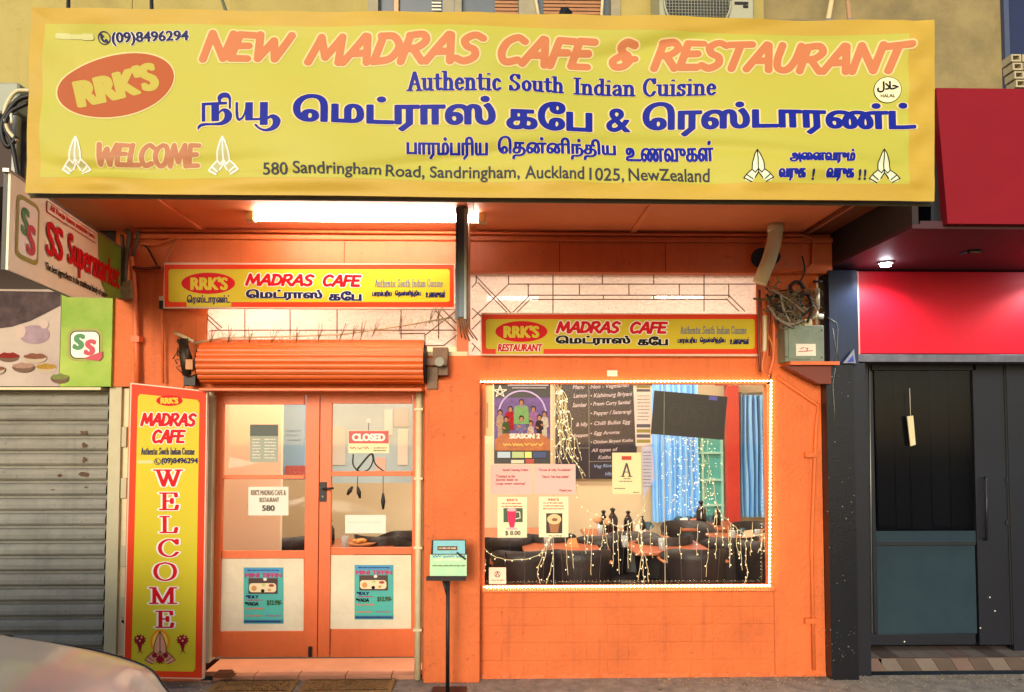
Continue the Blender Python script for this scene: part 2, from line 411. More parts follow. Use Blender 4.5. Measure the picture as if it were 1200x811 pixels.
def text(s, box, fn, parent, mat, kind='font', pen=(0, 0), halo=0, hmat=None, shear=0., slope=0., rot=0., step=.5, extra=None, k=1, label=None):
    """lettering that fills the pixel box on the surface fn"""
    if kind == 'font': ol = fit(font_loops(vis(s)), box, shear, slope, rot, pen); st = []
    else: ol = []; st = fit(strokes_of(s, BR if kind == 'brush' else SE), box, shear, slope, rot, pen)
    if extra: st = st + extra
    lv = [0.] + ([halo] if hmat else [])
    pr = shape(ol, st, pen, lv, step)
    if hmat: lay(pr[1], fn.up(k), parent, hmat, 'lettering_outline')
    return lay(pr[0], fn.up(k + 1), parent, mat, 'lettering', label)
def ell(cx, cy, rx, ry, rot=0., n=40):
    t = np.linspace(0, 2 * math.pi, n, endpoint=False); x, y = rx * np.cos(t), ry * np.sin(t)
    return [(cx + a * math.cos(rot) - b * math.sin(rot), cy + a * math.sin(rot) + b * math.cos(rot)) for a, b in zip(x, y)]
def rrect(x0, y0, x1, y1, r, n=5):
    out = []
    for cx, cy, a in ((x1 - r, y0 + r, -90), (x1 - r, y1 - r, 0), (x0 + r, y1 - r, 90), (x0 + r, y0 + r, 180)):
        for k in range(n + 1): t = R(a + 90 * k / n); out.append((cx + r * math.cos(t), cy + r * math.sin(t)))
    return out
def rc(x0, y0, x1, y1): return [(x0, y0), (x1, y0), (x1, y1), (x0, y1)]
def flat(pl, fn, parent, mat, k=1, name='print', label=None): return lay([pl] if not isinstance(pl[0][0], (tuple, list)) else pl, fn.up(k), parent, mat, name, label)
def lines(strokes, w, fn, parent, mat, k=2, step=.3, name='print'):
    pr = shape([], [np.array(s, float) for s in strokes], (w, w), [0.], step); return lay(pr[0], fn.up(k), parent, mat, name)
def squiggle(x0, x1, y, h, seed=0, slope=0.):    # a line of handwriting too small to read
    rd = random.Random(seed); out = []; x = x0
    while x < x1 - 1:
        L = min(rd.uniform(3, 9) * h / 2, x1 - x); n = max(3, int(L / (h * .45))); p = []
        for i in range(n): p.append((x + L * i / (n - 1), y + slope * (x - x0) + (h * .5 if i % 2 else -h * .5) * rd.uniform(.3, 1)))
        out.append(p); x += L + h * .7
    return out
def namaste(x0, y0, x1, y1):
    """outline strokes of two joined palms"""
    def T(p): return [(x0 + (x1 - x0) * a, y0 + (y1 - y0) * b) for a, b in p]
    body = T([(.5, 0), (.58, .12), (.68, .4), (.7, .62), (.86, .74), (.98, .88), (.9, .97), (.74, 1), (.62, .88), (.5, .7), (.38, .88), (.26, 1), (.1, .97), (.02, .88), (.14, .74), (.3, .62), (.32, .4), (.42, .12)])
    ln = [T(q) for q in ([(.5, .02), (.5, .68)], [(.5, 0), (.42, .12), (.32, .4), (.3, .62), (.14, .74), (.02, .88), (.26, 1)], [(.5, 0), (.58, .12), (.68, .4), (.7, .62), (.86, .74), (.98, .88), (.74, 1)],
          [(.3, .62), (.4, .72), (.5, .6)], [(.7, .62), (.6, .72), (.5, .6)], [(.12, .78), (.3, .92)], [(.88, .78), (.7, .92)], [(.38, .88), (.5, .7), (.62, .88)])]
    return body, ln

# ============================================================ materials of the place
ORA = M('orange_wall_paint', '#dc6f38', .62, noise=.3, nscale=1.7, bump=.6, bscale=30, spec=.3, streak=.5)
ORT = M('orange_trim_paint', '#dc6c36', .5, noise=.14, nscale=9, streak=.3, bump=.15, bscale=40)
ORD = M('orange_door_paint', '#df6630', .42, streak=.25, noise=.12, nscale=5, bump=.08, bscale=60)
ORS = M('orange_soffit_paint', '#e88450', .6, noise=.14, nscale=2, bump=.1, bscale=20)
ORR = M('orange_shutter_paint', '#dc6528', .4, noise=.25, nscale=7, stretch=(.5, 1, 5))
CRM = M('cream_render', '#b3a45e', .85, streak=.3, noise=.3, nscale=1.2, bump=.4, bscale=25)
OLV = M('stained_render', '#9c8c5c', .9, noise=.8, nscale=2.1, bump=.6, bscale=22, dark='#4e4a38')
CRP = M('cream_frame_paint', '#d9cba0', .5, noise=.15, nscale=12)
WHT = M('white_paint', '#dcd8c8', .5, noise=.12, nscale=10)
GRYF = M('grey_frame_paint', '#8f8f7c', .5, noise=.2, nscale=8)
DRK = M('dark_metal', '#1c1a1a', .45, metal=.3, noise=.3, nscale=20)
BLK = M('black_rubber', '#0d0d0e', .55)
GAL = M('galvanised_metal', '#8b8d84', .4, metal=.6, noise=.3, nscale=14)
ASP = M('footpath_asphalt', '#9a9082', .9, noise=.9, nscale=9, bump=1., bscale=110, dark='#5c554c', streak=.0)
ROAD = M('road_asphalt', '#3a3a3a', .9, noise=.4, nscale=30, bump=.6, bscale=160)
CONC = M('kerb_concrete', '#85807a', .85, noise=.3, nscale=8, bump=.4, bscale=60)
NAVY = M('navy_paint', '#161b2b', .35, noise=.4, nscale=6, bump=.12, bscale=30)
NAVD = M('navy_door_paint', '#12141f', .4, noise=.2, nscale=5, streak=.4, bump=.1, bscale=90)
RED = M('red_panel_paint', '#b80c22', .45, spec=.25, streak=.25, noise=.1, nscale=3)
REDD = M('red_fascia_paint', '#840a1a', .5, spec=.2, noise=.14, nscale=3)
MAR = M('maroon_soffit_paint', '#451f28', .6, noise=.2, nscale=3)
GLS = glass('clear_glass')
PAP = M('white_paper', '#e2dccb', .8, noise=.08, nscale=8)
PNK = M('pink_paper', '#e9b3ab', .8, noise=.05, nscale=9)
YEL = M('sign_yellow', '#cbb828', .5, spec=.2, noise=.05, nscale=4)
RDB = M('sign_red_border', '#dc3a14', .5, spec=.2)
RDL = M('sign_red_ink', '#c4101c', .5)
BLU = M('banner_blue_ink', '#14228c', .5)
NVI = M('dark_blue_ink', '#1a1f52', .45)
CRI = M('cream_ink', '#e8dfa0', .5)
WHI = M('white_ink', '#e8e2d8', .5)
BKI = M('black_ink', '#15130f', .5)
GRI = M('grey_ink', '#55534f', .6)

# ============================================================ ground
DY = -2.0     # kerb line
b = B(); b.box(-14, 14, DY + .15, .0, -.3, 0.0); fp = struct(b.build('footpath', ASP))
b = B(); b.box(-14, 14, DY, DY + .15, -.3, 0.004, .01); struct(b.build('kerb', CONC))
b = B(); b.poly([(-60, -80, -.13), (60, -80, -.13), (60, DY, -.13), (-60, DY, -.13)]); struct(b.build('road', ROAD))
b = B(); b.poly([(-80, -80, -.25), (80, -80, -.25), (80, 60, -.25), (-80, 60, -.25)]); struct(b.build('ground', ROAD))
# grit and pale litter by the wall foot
b = B(); rd = random.Random(3)
for i in range(900):
    x = rd.uniform(-3.4, 4.2); y = -abs(rd.gauss(0, .22)) - .01; s_ = rd.uniform(.002, .007)
    if x > 1.6 and rd.random() < .3: y = -abs(rd.gauss(.08, .1)) - .01
    a = rd.random() * 3
    b.poly([(x + s_ * math.cos(a + k * 2.1), y + s_ * math.sin(a + k * 2.1), .003 + s_ * .6 * (k == 1)) for k in range(3)])
tag(b.build('pavement_grit', M('pale_grit', '#c9bda4', .9)), 'pale grit and crumbs scattered on the footpath along the wall foot', 'grit', kind='stuff')
b = B()
for i in range(1500):
    x = rd.uniform(1.2, 4.0); y = -abs(rd.gauss(0.05, .12)) - .02; s_ = rd.uniform(.004, .009)
    a = rd.random() * 3
    b.poly([(x + s_ * math.cos(a + k * 2.1), y + s_ * math.sin(a + k * 2.1), .005 + s_ * .5 * (k == 1)) for k in range(3)])
tag(b.build('sawdust', M('straw_crumbs', '#d0b67a', .9)), 'straw coloured crumbs strewn at the foot of the navy pillar', 'litter', kind='stuff')

b = B()
for i in range(46):
    x, y, s_ = rd.uniform(-3, 4), rd.uniform(-1.6, -.05), rd.uniform(.008, .022); b.poly([(x + s_ * math.cos(a) * rd.uniform(.7, 1.1), y + s_ * math.sin(a) * rd.uniform(.7, 1.1), .0025) for a in np.linspace(0, 6.28, 9)[:-1]])
tag(b.build('gum_spots', M('old_gum', '#4f4a44', .9)), 'dark flattened gum spots on the footpath', 'gum spots', kind='stuff')
# ============================================================ restaurant building
bd = thing('restaurant_building', 'orange painted shopfront of the restaurant with canopy, doors and big lit window', 'building', (-.4, .5, 0))
X0, X1 = P(150, 600)[0], P(964, 600)[0]                 # outer ends of the shopfront
ZS = 3.35                                               # soffit height
WT = .10                                                # wall thickness towards the room
def wpx(x0, y0, x1, y1, ya, yb, name, mat, bev=0., parent=None, label=None): return pbox(x0, y0, x1, y1, ya, yb, bev).build(name, mat, parent or bd, label=label)
xa = lambda px, py=500, y=0: P(px, py, y)[0]
za = lambda py, px=600, y=0: P(px, py, y)[1]
xdl, xdr = xa(240), xa(496)            # door opening
xwl, xwr = xa(564), xa(904)            # window opening
zwb, zwt = za(691, 735), za(446, 735)
zdt = za(457, 370)
zh = za(417, 700)                      # under the transom lights
ztt = za(321, 700)                     # top of the transom lights
# walls
B().box(X0, xdl, -.002, WT, 0, ztt).build('left_pier', ORA, bd)
B().box(xdr, xwl, -.002, WT, 0, zh).build('wall_panel', ORA, bd)
B().box(xwl, xwr, 0.03, WT, 0, zwb).build('wall_panel', ORA, bd)
B().box(xwl, xwr, -.002, WT, zwt, zh).build('wall_panel', ORA, bd)
B().box(xwr, X1, -.004, WT, 0, ztt).build('wall_panel', ORA, bd)
B().box(xdl, xdr, -.002, WT, zdt, za(398, 370)).build('wall_panel', ORA, bd)
# painted blocks of the stall riser below the window, joints filled thick with paint
rows, me_c = 5, {}
zz = [0.0] + [zwb * (k + 1) / rows for k in range(rows)]
for r in range(rows):
    n = 7; off = (r % 2) * .5
    xs_ = [xwl + .001] + [xwl + (xwr + .0 - xwl) * (k + off) / n for k in range(1 if off == 0 else 0, n) if 0 < k + off < n] + [xwr - .001]
    for i in range(len(xs_) - 1):
        wd = round(xs_[i + 1] - xs_[i], 3)
        if wd not in me_c:
            me = bpy.data.meshes.new('block'); bb = B().box(0.0003, wd - .0003, 0, .03, .0003, zwb / rows - .0003, .0013)
            me.from_pydata(bb.v, [], bb.f); me.materials.append(ORA); me_c[wd] = me
        o = link('block', me_c[wd], bd, Vector((xs_[i], rd.uniform(-.0012, .0012), zz[r])) - bd.location)
# projecting pier between doors and window
B().box(xa(497, 600, -.1), xa(562.5, 600, -.1), -.1, -.003, 0, za(446, 530), .006).build('pier', ORA, bd)
# jagged thick-painted foot of the wall
b = B(); n = 60
for i in range(n):
    x = xwl + (X1 - xwl) * i / n; x2 = xwl + (X1 - xwl) * (i + 1) / n; h = rd.uniform(.01, .04)
    b.mesh([(x, -.016, 0), (x2, -.014, 0), (x2, -.004, h), (x, -.004, h * .8)], [(0, 1, 2, 3)])
b.build('wall_foot_render', ORA, bd)
# fascia beams and mouldings over the transom
zb0, zb1, zb2, zb3 = ztt, za(285), za(281), ZS
xe = xa(972, 300)
B().box(X0, xe, -.05, WT, zb0 + .0, zb1, .004).build('fascia_board', ORT, bd)
B().box(X0, xe, -.075, WT, zb1 + .001, zb2 + .012, .006).build('moulding', ORT, bd)
B().box(X0, xe, -.03, WT, zb2 + .014, ZS - .002, .004).build('fascia_board', ORT, bd)
for px in (405, 655, 778):                       # butt joints in the fascia boards, as thin brown strips
    x = xa(px, 300); B().box(x - .003, x + .003, -.0515, -.049, zb0 + .004, zb1 - .006).build('board_joint', M('joint_brown', '#8c3512', .8), bd)
b = B().tube([(X0 + .05, -.09, za(276)), (xa(660), -.09, za(277)), (xa(940), -.09, za(277)), (xa(948, 290), -.09, za(282)), (xa(950), -.09, za(310)), (xa(942), -.09, za(317)), (xa(905), -.07, za(320))], .011)
b.build('conduit', ORT, bd)
for i in range(14):                              # peeling paint curls
    px = rd.uniform(570, 960); x = xa(px, 300); z = rd.choice([za(284), za(318), za(300)]) + rd.uniform(-.01, .01); wv = rd.uniform(.02, .06)
    B().mesh([(x, -.053, z), (x + wv, -.053, z + .005), (x + wv * .8, -.064, z - .02), (x + .01, -.06, z - .015)], [(0, 1, 2, 3)]).build('paint_flake', ORT, bd)
# right hand pipework on the wall
b = B().tube([(xwr + .04, -.02, zwt + .03), (xa(958, 470), -.02, za(475)), (xa(955, 500), -.02, za(500)), (xa(951, 700), -.02, za(640)), (xa(951, 700), -.02, .05)], .014); b.build('conduit', ORA, bd)
for py in (533, 728): wpx(944, py - 3, 958, py + 3, -.04, -.005, 'pipe_clip', ORA)
# soffit in panels with cover battens
YF = -1.80; BY = -1.88
xs_s = [-3.1, xa(240, 255), xa(555, 255), xa(739, 262), xa(940, 262), 2.34]
for i in range(5): B().box(xs_s[i] + .002, xs_s[i + 1] - .002, -1.2, .0, ZS, ZS + .02).build('soffit_panel', ORS, bd)
B().box(-2.4, 2.08, YF, -1.202, ZS, ZS + .02).build('soffit_panel', ORS, bd)
B().box(2.342, 2.575, -1.15, .0, ZS - .0, ZS + .02).build('soffit_panel', M('brown_soffit_paint', '#7a4024', .6), bd)
for x in xs_s[1:5]: B().box(x - .022, x + .022, -1.2, -.001, ZS - .014, ZS - .001, .004).build('soffit_batten', ORS, bd)
B().box(xa(42, 100, BY), xa(1086, 100, BY), YF - .04, YF, ZS - .12, ZS + .22).build('canopy_edge_beam', M('brown_timber', '#3b2a20', .7), bd)
B().box(-2.4, 2.08, YF, -1.2, ZS + .021, ZS + .1).build('canopy_roof', GAL, bd)
B().box(-3.1, 2.575, -1.199, .3, ZS + .021, ZS + .1).build('canopy_roof', GAL, bd)
# brown batten at the right end of the soffit, towards the neighbour
B().box(2.342, 2.36, -1.15, -.001, ZS - .025, ZS - .001).build('soffit_batten', M('brown_soffit_paint', '#7a4024', .6), bd)
# upper storey
zc = ZS + .1
B().box(X0 - .05, xa(432, 10), 0, .2, zc, 7.2).build('upper_wall', CRM, bd)
B().box(xa(432, 10) + .001, xa(722, 10) - .001, 0, .2, zc, za(60)).build('upper_wall', CRM, bd)
B().box(xa(722, 10), xa(895, 10), 0, .2, zc, 7.2).build('upper_wall', CRM, bd)
B().box(xa(895, 10) + .001, xa(1172, 10), -.002, .2, zc, 7.2).build('upper_wall', OLV, bd)
FRW = M('dull_window_frame', '#9a9274', .6, noise=.25, nscale=10)
b = pbox(431, -62, 443, 60, -.03, .12); w1 = b.build('window_frame', FRW, bd)
for (a, c) in ((519, 541), (608, 630), (716, 727)): pbox(a, -62, c, 60, -.03, .12).build('mullion', FRW, w1)
pbox(528, -62, 532, 60, -.04, -.031).build('mullion', GRYF, w1)
B().box(xa(443), xa(716), -.03, .12, za(-62) - .05, za(-62)).build('window_head', FRW, w1)
B().box(xa(431), xa(727), 0, .2, za(-62), 7.2).build('upper_wall', CRM, bd)
for (a, c) in ((443, 519), (541, 608), (630, 716)): pbox(a + .3, -60, c - .3, 60, .05, .056).build('pane', M('dusty_glass', '#5b6467', .2, noise=.3, nscale=3, spec=.8), w1)
sl = M('timber_blind', '#a8713e', .5, noise=.2, nscale=20)
for (a, c) in ((580, 607), (637, 706)):
    for k in range(14):
        py = 22 - k * 4.2; pbox(a, py, c, py + 3, .03, .045).build('blind_slat', sl, w1)
for k in range(8): pbox(506, 2 + k * 4 - 12, 517, 4 + k * 4 - 12, .025, .035).build('vent_slat', WHT, w1)
pbox(462, -60, 467, 40, .01, .03).build('stay_rod', M('pale_rod', '#c9a071', .5), w1)
b = B().tube([V(625, -60, -.05), V(628, 0, -.05), V(634, 35, -.05)], .012); b.build('cable', CRP, bd)
b = B().tube([V(708, -60, -.05), V(706, 0, -.05), V(704, 35, -.05)], .012); b.build('cable', CRP, bd)

# transom leadlight: textured glass and lead cames
LGL = bpy.data.materials.new('hammered_glass'); LGL.use_nodes = True; n_ = LGL.node_tree; pb = n_.nodes['Principled BSDF']
pb.inputs['Base Color'].default_value = (*hx('#dcd4cc'), 1); pb.inputs['Roughness'].default_value = .18; pb.inputs['Specular IOR Level'].default_value = .8
vo = n_.nodes.new('ShaderNodeTexVoronoi'); vo.inputs['Scale'].default_value = 60; vo.feature = 'SMOOTH_F1'
g_ = n_.nodes.new('ShaderNodeNewGeometry'); n_.links.new(g_.outputs['Position'], vo.inputs['Vector'])
bp_ = n_.nodes.new('ShaderNodeBump'); bp_.inputs['Strength'].default_value = 1; bp_.inputs['Distance'].default_value = .012
n_.links.new(vo.outputs['Distance'], bp_.inputs['Height']); n_.links.new(bp_.outputs[0], pb.inputs['Normal'])
tl = n_.nodes.new('ShaderNodeBsdfTranslucent'); tl.inputs[0].default_value = (*hx('#ece4e0'), 1); n_.links.new(bp_.outputs[0], tl.inputs['Normal'])
tp = n_.nodes.new('ShaderNodeBsdfTransparent'); m1 = n_.nodes.new('ShaderNodeMixShader'); m2 = n_.nodes.new('ShaderNodeMixShader')
m1.inputs[0].default_value = .62; m2.inputs[0].default_value = .10
n_.links.new(pb.outputs[0], m1.inputs[1]); n_.links.new(tl.outputs[0], m1.inputs[2]); n_.links.new(m1.outputs[0], m2.inputs[1]); n_.links.new(tp.outputs[0], m2.inputs[2])
n_.links.new(m2.outputs[0], n_.nodes['Material Output'].inputs[0])
CAME = M('lead_came', '#6b4430', .5)
GY = .02
def transom(x0, x1, y0, y1, segs, frame_label=None):
    t = pbox(x0, y0, x1, y1, GY, GY + .006).build('leadlight_pane', LGL, bd)
    for s in segs:
        p = [V(a, c, GY - .004) for a, c in s]; B().tube(p, .0042, 5, smooth=False).build('came', CAME, t)
    return t
L = []
for x in (221, 287, 340, 395, 470, 468 + 46): L.append([(x, 362), (x, 397)])
L += [[(221, 365), (237, 368)], [(237, 368), (257, 387)], [(237, 368), (247, 360)], [(240, 366), (260, 384)], [(257, 387), (535, 387)], [(245, 388), (257, 387)], [(468, 391), (498, 391)], [(498, 391), (498, 405)],
      [(498, 405), (520, 405)], [(520, 405), (535, 393)], [(510, 364), (535, 388)], [(518, 362), (535, 379)], [(535, 364), (498, 393)]]
transom(214, 535, 358, 406, L)
L = []
a4 = [(553, 326), (561, 326), (595, 326), (596, 333), (647, 333)]
L += [[(558, 324), (600, 368)], [(560, 331), (594, 366)], [(596, 323), (596, 333)], [(596, 333), (553, 374)], [(596, 333), (885, 333)], [(558, 331), (553, 337)], [(553, 361), (565, 372)], [(553, 374), (563, 364)],
      [(619, 333), (619, 347)], [(620, 347), (601, 366)], [(622, 350), (606, 366)], [(619, 346), (855, 346)], [(623, 351), (853, 351)], [(648, 322), (648, 368)], [(679, 333), (679, 346)], [(706, 322), (706, 333)],
      [(707, 346), (707, 351)], [(737, 333), (737, 346)], [(766, 322), (766, 333)], [(766, 346), (766, 351)], [(796, 333), (796, 346)], [(825, 322), (825, 365)], [(854, 333), (854, 349)], [(854, 346), (873, 365)], [(851, 350), (866, 365)],
      [(558, 331), (558, 322)], [(553, 402), (563, 412)], [(553, 386), (563, 376)], [(553, 412), (557, 405)]]
transom(549, 887, 322, 418, L)
wpx(535.5, 360, 548.5, 418, -.001, .09, 'transom_post', ORT)
wpx(887.3, 321, 900, 417, -.001, .09, 'transom_post', ORT)
wpx(200, 362, 213.6, 397, -.0015, .09, 'transom_post', ORT)
wpx(498, 412, 548, 417, -.0035, .06, 'transom_sill', CRP)

# ------------------------------------------------------------ shop window
wf = wpx(563.5, 445, 568, 692, .012, .09, 'window_frame', ORT)
wpx(900, 445, 905, 692, .012, .09, 'frame_side', ORT, parent=wf)
wpx(564.5, 445.5, 904, 450, .012, .09, 'frame_head', ORT, parent=wf)
B().box(xwl + .002, xwr - .002, -.03, .09, zwb - .012, zwb + .022, .004).build('window_sill', ORT, wf)
xw = [567, 648.5, 778.5, 901]
for i in range(3): wpx(xw[i] + .35, 450, xw[i + 1] - .35, 688, .05, .056, 'pane', GLS, parent=wf)
for x in xw[1:3]: wpx(x - .3, 450, x + .3, 688, .049, .057, 'glass_joint', M('clear_silicone', '#a79f92', .4), parent=wf)
wpx(711.5, 434, 723.5, 441, -.006, -.0025, 'name_plate', PAP)

# ------------------------------------------------------------ doors
DYY = .05
jm = M('door_head_shade_paint', '#8a3d1e', .5)
wpx(241, 458, 247.6, 777, -.012, .1, 'door_jamb', CRP); wpx(487, 458, 495.5, 777, -.012, .1, 'door_jamb', CRP)
b = B(); xj = xa(491, 600); b.tube([(xj, -.04, .01), (xj, -.04, za(458))], .024, 10); b.build('downpipe', CRP, bd)
for py in (480, 560, 640, 735): B().box(xj - .032, xj + .032, -.07, -.013, za(py) - .008, za(py) + .008).build('pipe_clip', CRP, bd)
wpx(248, 457.5, 487, 462.5, .01, .1, 'door_head', ORD)
def door(x0, x1, panes, handle):
    t = pbox(x0, 462.8, x0 + 9 if handle == 0 else x0 + 13.5, 770, DYY, DYY + .045, .002).build('door', ORD, bd)
    s0 = 9 if handle == 0 else 13.5; s1 = 16 if handle == 0 else 7
    pbox(x1 - s1, 462.8, x1, 770, DYY, DYY + .045, .002).build('stile', ORD, t)
    yy = [462.8] + [v for p in panes for v in p] + [770]
    for i in range(0, len(yy), 2): pbox(x0 + s0 + .15, yy[i], x1 - s1 - .15, yy[i + 1], DYY + .003, DYY + .042, .003).build('rail', ORD, t)
    for p in panes:
        pbox(x0 + s0 + .2, p[0], x1 - s1 - .2, p[1], DYY + .02, DYY + .026).build('pane', GLS, t)
    return t
dl = door(250.5, 373, [(474, 557), (561.5, 646), (654.5, 740)], 0)
dr = door(374, 490, [(473, 552.5), (558, 642), (650, 737.5)], 1)
b = pbox(374.5, 565, 382.5, 588, DYY - .008, DYY - .001, .002); hd = b.build('handle_plate', BLK, dr)
b = B().tube([V(378.5, 573, DYY - .008), V(378.5, 573, DYY - .05), V(386, 572.5, DYY - .055), V(391, 572, DYY - .05)], .008); b.build('handle', BLK, dr)
B().tube([V(378, 582, DYY - .009), V(378, 582, DYY - .015)], .008).build('key_cylinder', GAL, dr)
B().box(xa(360, 760), xa(364, 760), DYY - .02, DYY - .002, za(770), za(758)).build('door_bolt', DRK, dl)
# tiled threshold
tile = M('threshold_tile', '#c98a68', .5, noise=.2, nscale=6)
for a, c in ((250, 298), (298.5, 350), (350.5, 405), (405.5, 459), (459.5, 489)):
    B().box(xa(a, 775) + .001, xa(c, 775) - .001, -.012, .1, 0, .035, .002).build('threshold_tile', tile, bd)
B().box(xdl, xdr, .1, .4, 0, .034).build('threshold', tile, bd)

# ------------------------------------------------------------ room behind the glass
RW = M('room_wall_paint', '#d6c3a4', .8, noise=.06, nscale=2); RFL = M('room_floor_vinyl', '#4a3a30', .5, noise=.3, nscale=4)
RY = 3.6; rx0, rx1 = X0 + .02, X1 - .02; rz = 3.3
B().box(rx1 + .001, 3.5, .681, RY, -.05, .034).build('room_floor', RFL, bd)
B().box(rx0, rx1, .401, RY, -.05, .034).build('room_floor', RFL, bd)
B().box(rx0, 3.5, RY, RY + .1, 0, rz).build('room_wall', RW, bd)
B().box(rx0 - .08, rx0, WT, RY + .1, 0, rz).build('room_wall', RW, bd)
B().box(rx1, rx1 + .08, WT, .6, 0, rz).build('room_wall', RW, bd)
RX2 = 3.5
B().box(rx1 + .001, RX2, .601, .68, 0, rz).build('room_wall', RW, bd)
B().box(RX2, RX2 + .08, .6, RY + .1, 0, rz).build('room_wall', RW, bd)
B().box(rx1 + .081, 3.58, .6, RY + .1, rz, rz + .04).build('room_ceiling', M('ceiling_white', '#d4ccb8', .9), bd)
B().box(rx0 - .08, rx1 + .08, WT, RY + .1, rz, rz + .04).build('room_ceiling', M('ceiling_white', '#d4ccb8', .9), bd)
B().box(rx0 - .08, rx1 + .08, .0, RY + .2, rz + .045, 3.449).build('floor_slab', CONC, bd)
B().box(xwl - .22, xwl - .17, .6, 1.9, .04, 2.6).build('partition', RW, bd)
LMP = M('ceiling_lamp_glow', '#fff1d8', .5, emit=68, ecol='#ffead0')
for (x, y) in ((-1.7, .62), (-1.2, 2.6), (.2, .9), (.2, 2.5), (1.6, .9), (2.0, 2.4)):
    t = thing('ceiling_light', 'square ceiling light panel in the dining room, %s %s' % ('front' if y < 1.5 else 'rear', 'one over the entrance' if x < -1 else 'one of the middle pair' if x < 1 else 'one at the right hand wall'), 'ceiling light', (x, y, rz - .03), group='ceiling light panels inside')
    B().box(x - .3, x + .3, y - .15, y + .15, rz - .02, rz - .002, .004).build('housing', WHT, t)
    B().poly([(x - .28, y - .13, rz - .022), (x + .28, y - .13, rz - .022), (x + .28, y + .13, rz - .022), (x - .28, y + .13, rz - .022)][::-1]).build('diffuser', LMP, t)

# ============================================================ big banner on the canopy edge
BY = -1.88
def wrink(X, Y):
    """depth offset of the cloth in metres (towards the street is negative), X,Y in sheet pixels"""
    u = (X - 35) / 1055.; v = (Y - 12) / 215.
    d = .010 * np.sin(9 * u + 2.5 * v) + .007 * np.sin(23 * u - 4 * v + 1)
    d += .012 * np.exp(-((v - .96) / .05) ** 2) * np.sin(34 * u + 3 * np.sin(9 * u))
    d += .007 * np.exp(-((v - .02) / .06) ** 2) * np.sin(60 * u + 5 * v)
    d += .010 * np.exp(-((v + .5 * (u - .75) * 2 - .15) / .05) ** 2) * np.exp(-((u - .72) / .13) ** 2)
    d += .009 * np.exp(-((v - .9 + .25 * u) / .045) ** 2) * np.exp(-((u - .12) / .14) ** 2)
    d += .006 * np.exp(-((v - .83 - .1 * np.sin(7 * u)) / .04) ** 2)
    d += .012 * np.exp(-((u - .985) / .012) ** 2) * np.sin(26 * v)
    d += .010 * np.exp(-((u - .01) / .014) ** 2) * np.sin(17 * v)
    e = np.clip(np.minimum(np.minimum(u / .05, (1 - u) / .05), np.minimum(v / .16, (1 - v) / .12)), .0, 1.)
    return -.03 + d * (.35 + 1.9 * e)
def bfn(k=0):
    def f(X, Y):
        x, z = Pa(X, Y, BY); return x, BY + wrink(X, Y) - .0013 * k, z
    f.run = 7
    f.up = lambda j: bfn(k + j); return f
bt = thing('banner_sign', 'long wrinkled yellow restaurant banner across the front of the canopy', 'banner', (0, BY, 3.0))
def bcorner(u, v):
    v0 = (40 + (34 - 40) * v, 12 + (228.5 - 12) * v); v1 = (1091 + (1091 - 1091) * v, 27 + (238 - 27) * v)
    return v0[0] + (v1[0] - v0[0]) * u, v0[1] + (v1[1] - v0[1]) * u
nu, nv = 420, 90
U, W_ = np.meshgrid(np.linspace(0, 1, nu), np.linspace(0, 1, nv)); X = (40 - 6 * W_) * (1 - U) + 1091 * U; Y = (12 + 216.5 * W_) * (1 - U) + (27 + 211 * W_) * U
x, y, z = bfn()(X, Y - (12 * 0))
YELB = M('banner_vinyl', '#bd9e3c', .5, spec=.25, noise=.12, nscale=2, bump=.12, bscale=14, stretch=(1, 1, 3))
GRNB = M('banner_print_field', '#a9b046', .5, spec=.25, noise=.75, nscale=.45, bump=.12, bscale=14, stretch=(1, 1, 2.5), dark='#bfa840')
b = B(); b.mesh(np.stack([x, y, z], -1).reshape(-1, 3).tolist(), [(j * nu + i, j * nu + i + 1, (j + 1) * nu + i + 1, (j + 1) * nu + i) for j in range(nv - 1) for i in range(nu - 1)], True)
b.build('fabric', YELB, bt)
# yellow-green printed field inside an orange-yellow margin
m_ = (U[:-1, :-1] > .012) & (U[:-1, :-1] < .97) & (W_[:-1, :-1] > .075) & (W_[:-1, :-1] < .9)
x, y, z = bfn(.6)(X, Y); b = B()
b.mesh(np.stack([x, y, z], -1).reshape(-1, 3).tolist(), [(j * nu + i, j * nu + i + 1, (j + 1) * nu + i + 1, (j + 1) * nu + i) for j in range(nv - 1) for i in range(nu - 1) if m_[j, i]], True)
b.build('printed_field', GRNB, bt)
def fr(p0, p1, r=.012, mat=None, nm='frame_rail'):
    b = B().tube([V(*p0, BY + .03), V(*p1, BY + .03)], r, 4, smooth=False); return b.build(nm, mat or GAL, bt)
fr((41, 13), (1090, 28)); fr((36, 229), (1090, 239), .014, M('dull_edge_metal', '#5d5a44', .5)); fr((41, 13), (35, 228)); fr((1090, 28), (1090, 238))
BF = bfn(1)
SAL = M('banner_salmon_ink', '#c0764e', .45); SAD = M('banner_faded_red_ink', '#b87c5a', .45, noise=.2, nscale=9); CRH = M('banner_cream_halo', '#d6c48c', .5)
sl_ = .0135
for s, bx in (('NEW', (236, 39, 348, 78)), ('MADRAS', (358, 43, 571, 82)), ('CAFE', (583, 46, 701, 84)), ('&', (713, 48, 748, 84)), ('RESTAURANT', (761, 49, 1068, 88))):
    text(s, bx, BF, bt, SAL, 'brush', (4.7, 4.1), 1.9, CRH, slope=sl_, shear=.22, step=.6)
text('WELCOME', (116, 169, 239, 198), BF, bt, SAD, 'brush', (3.0, 2.6), 1.3, CRH, slope=sl_, shear=.12)
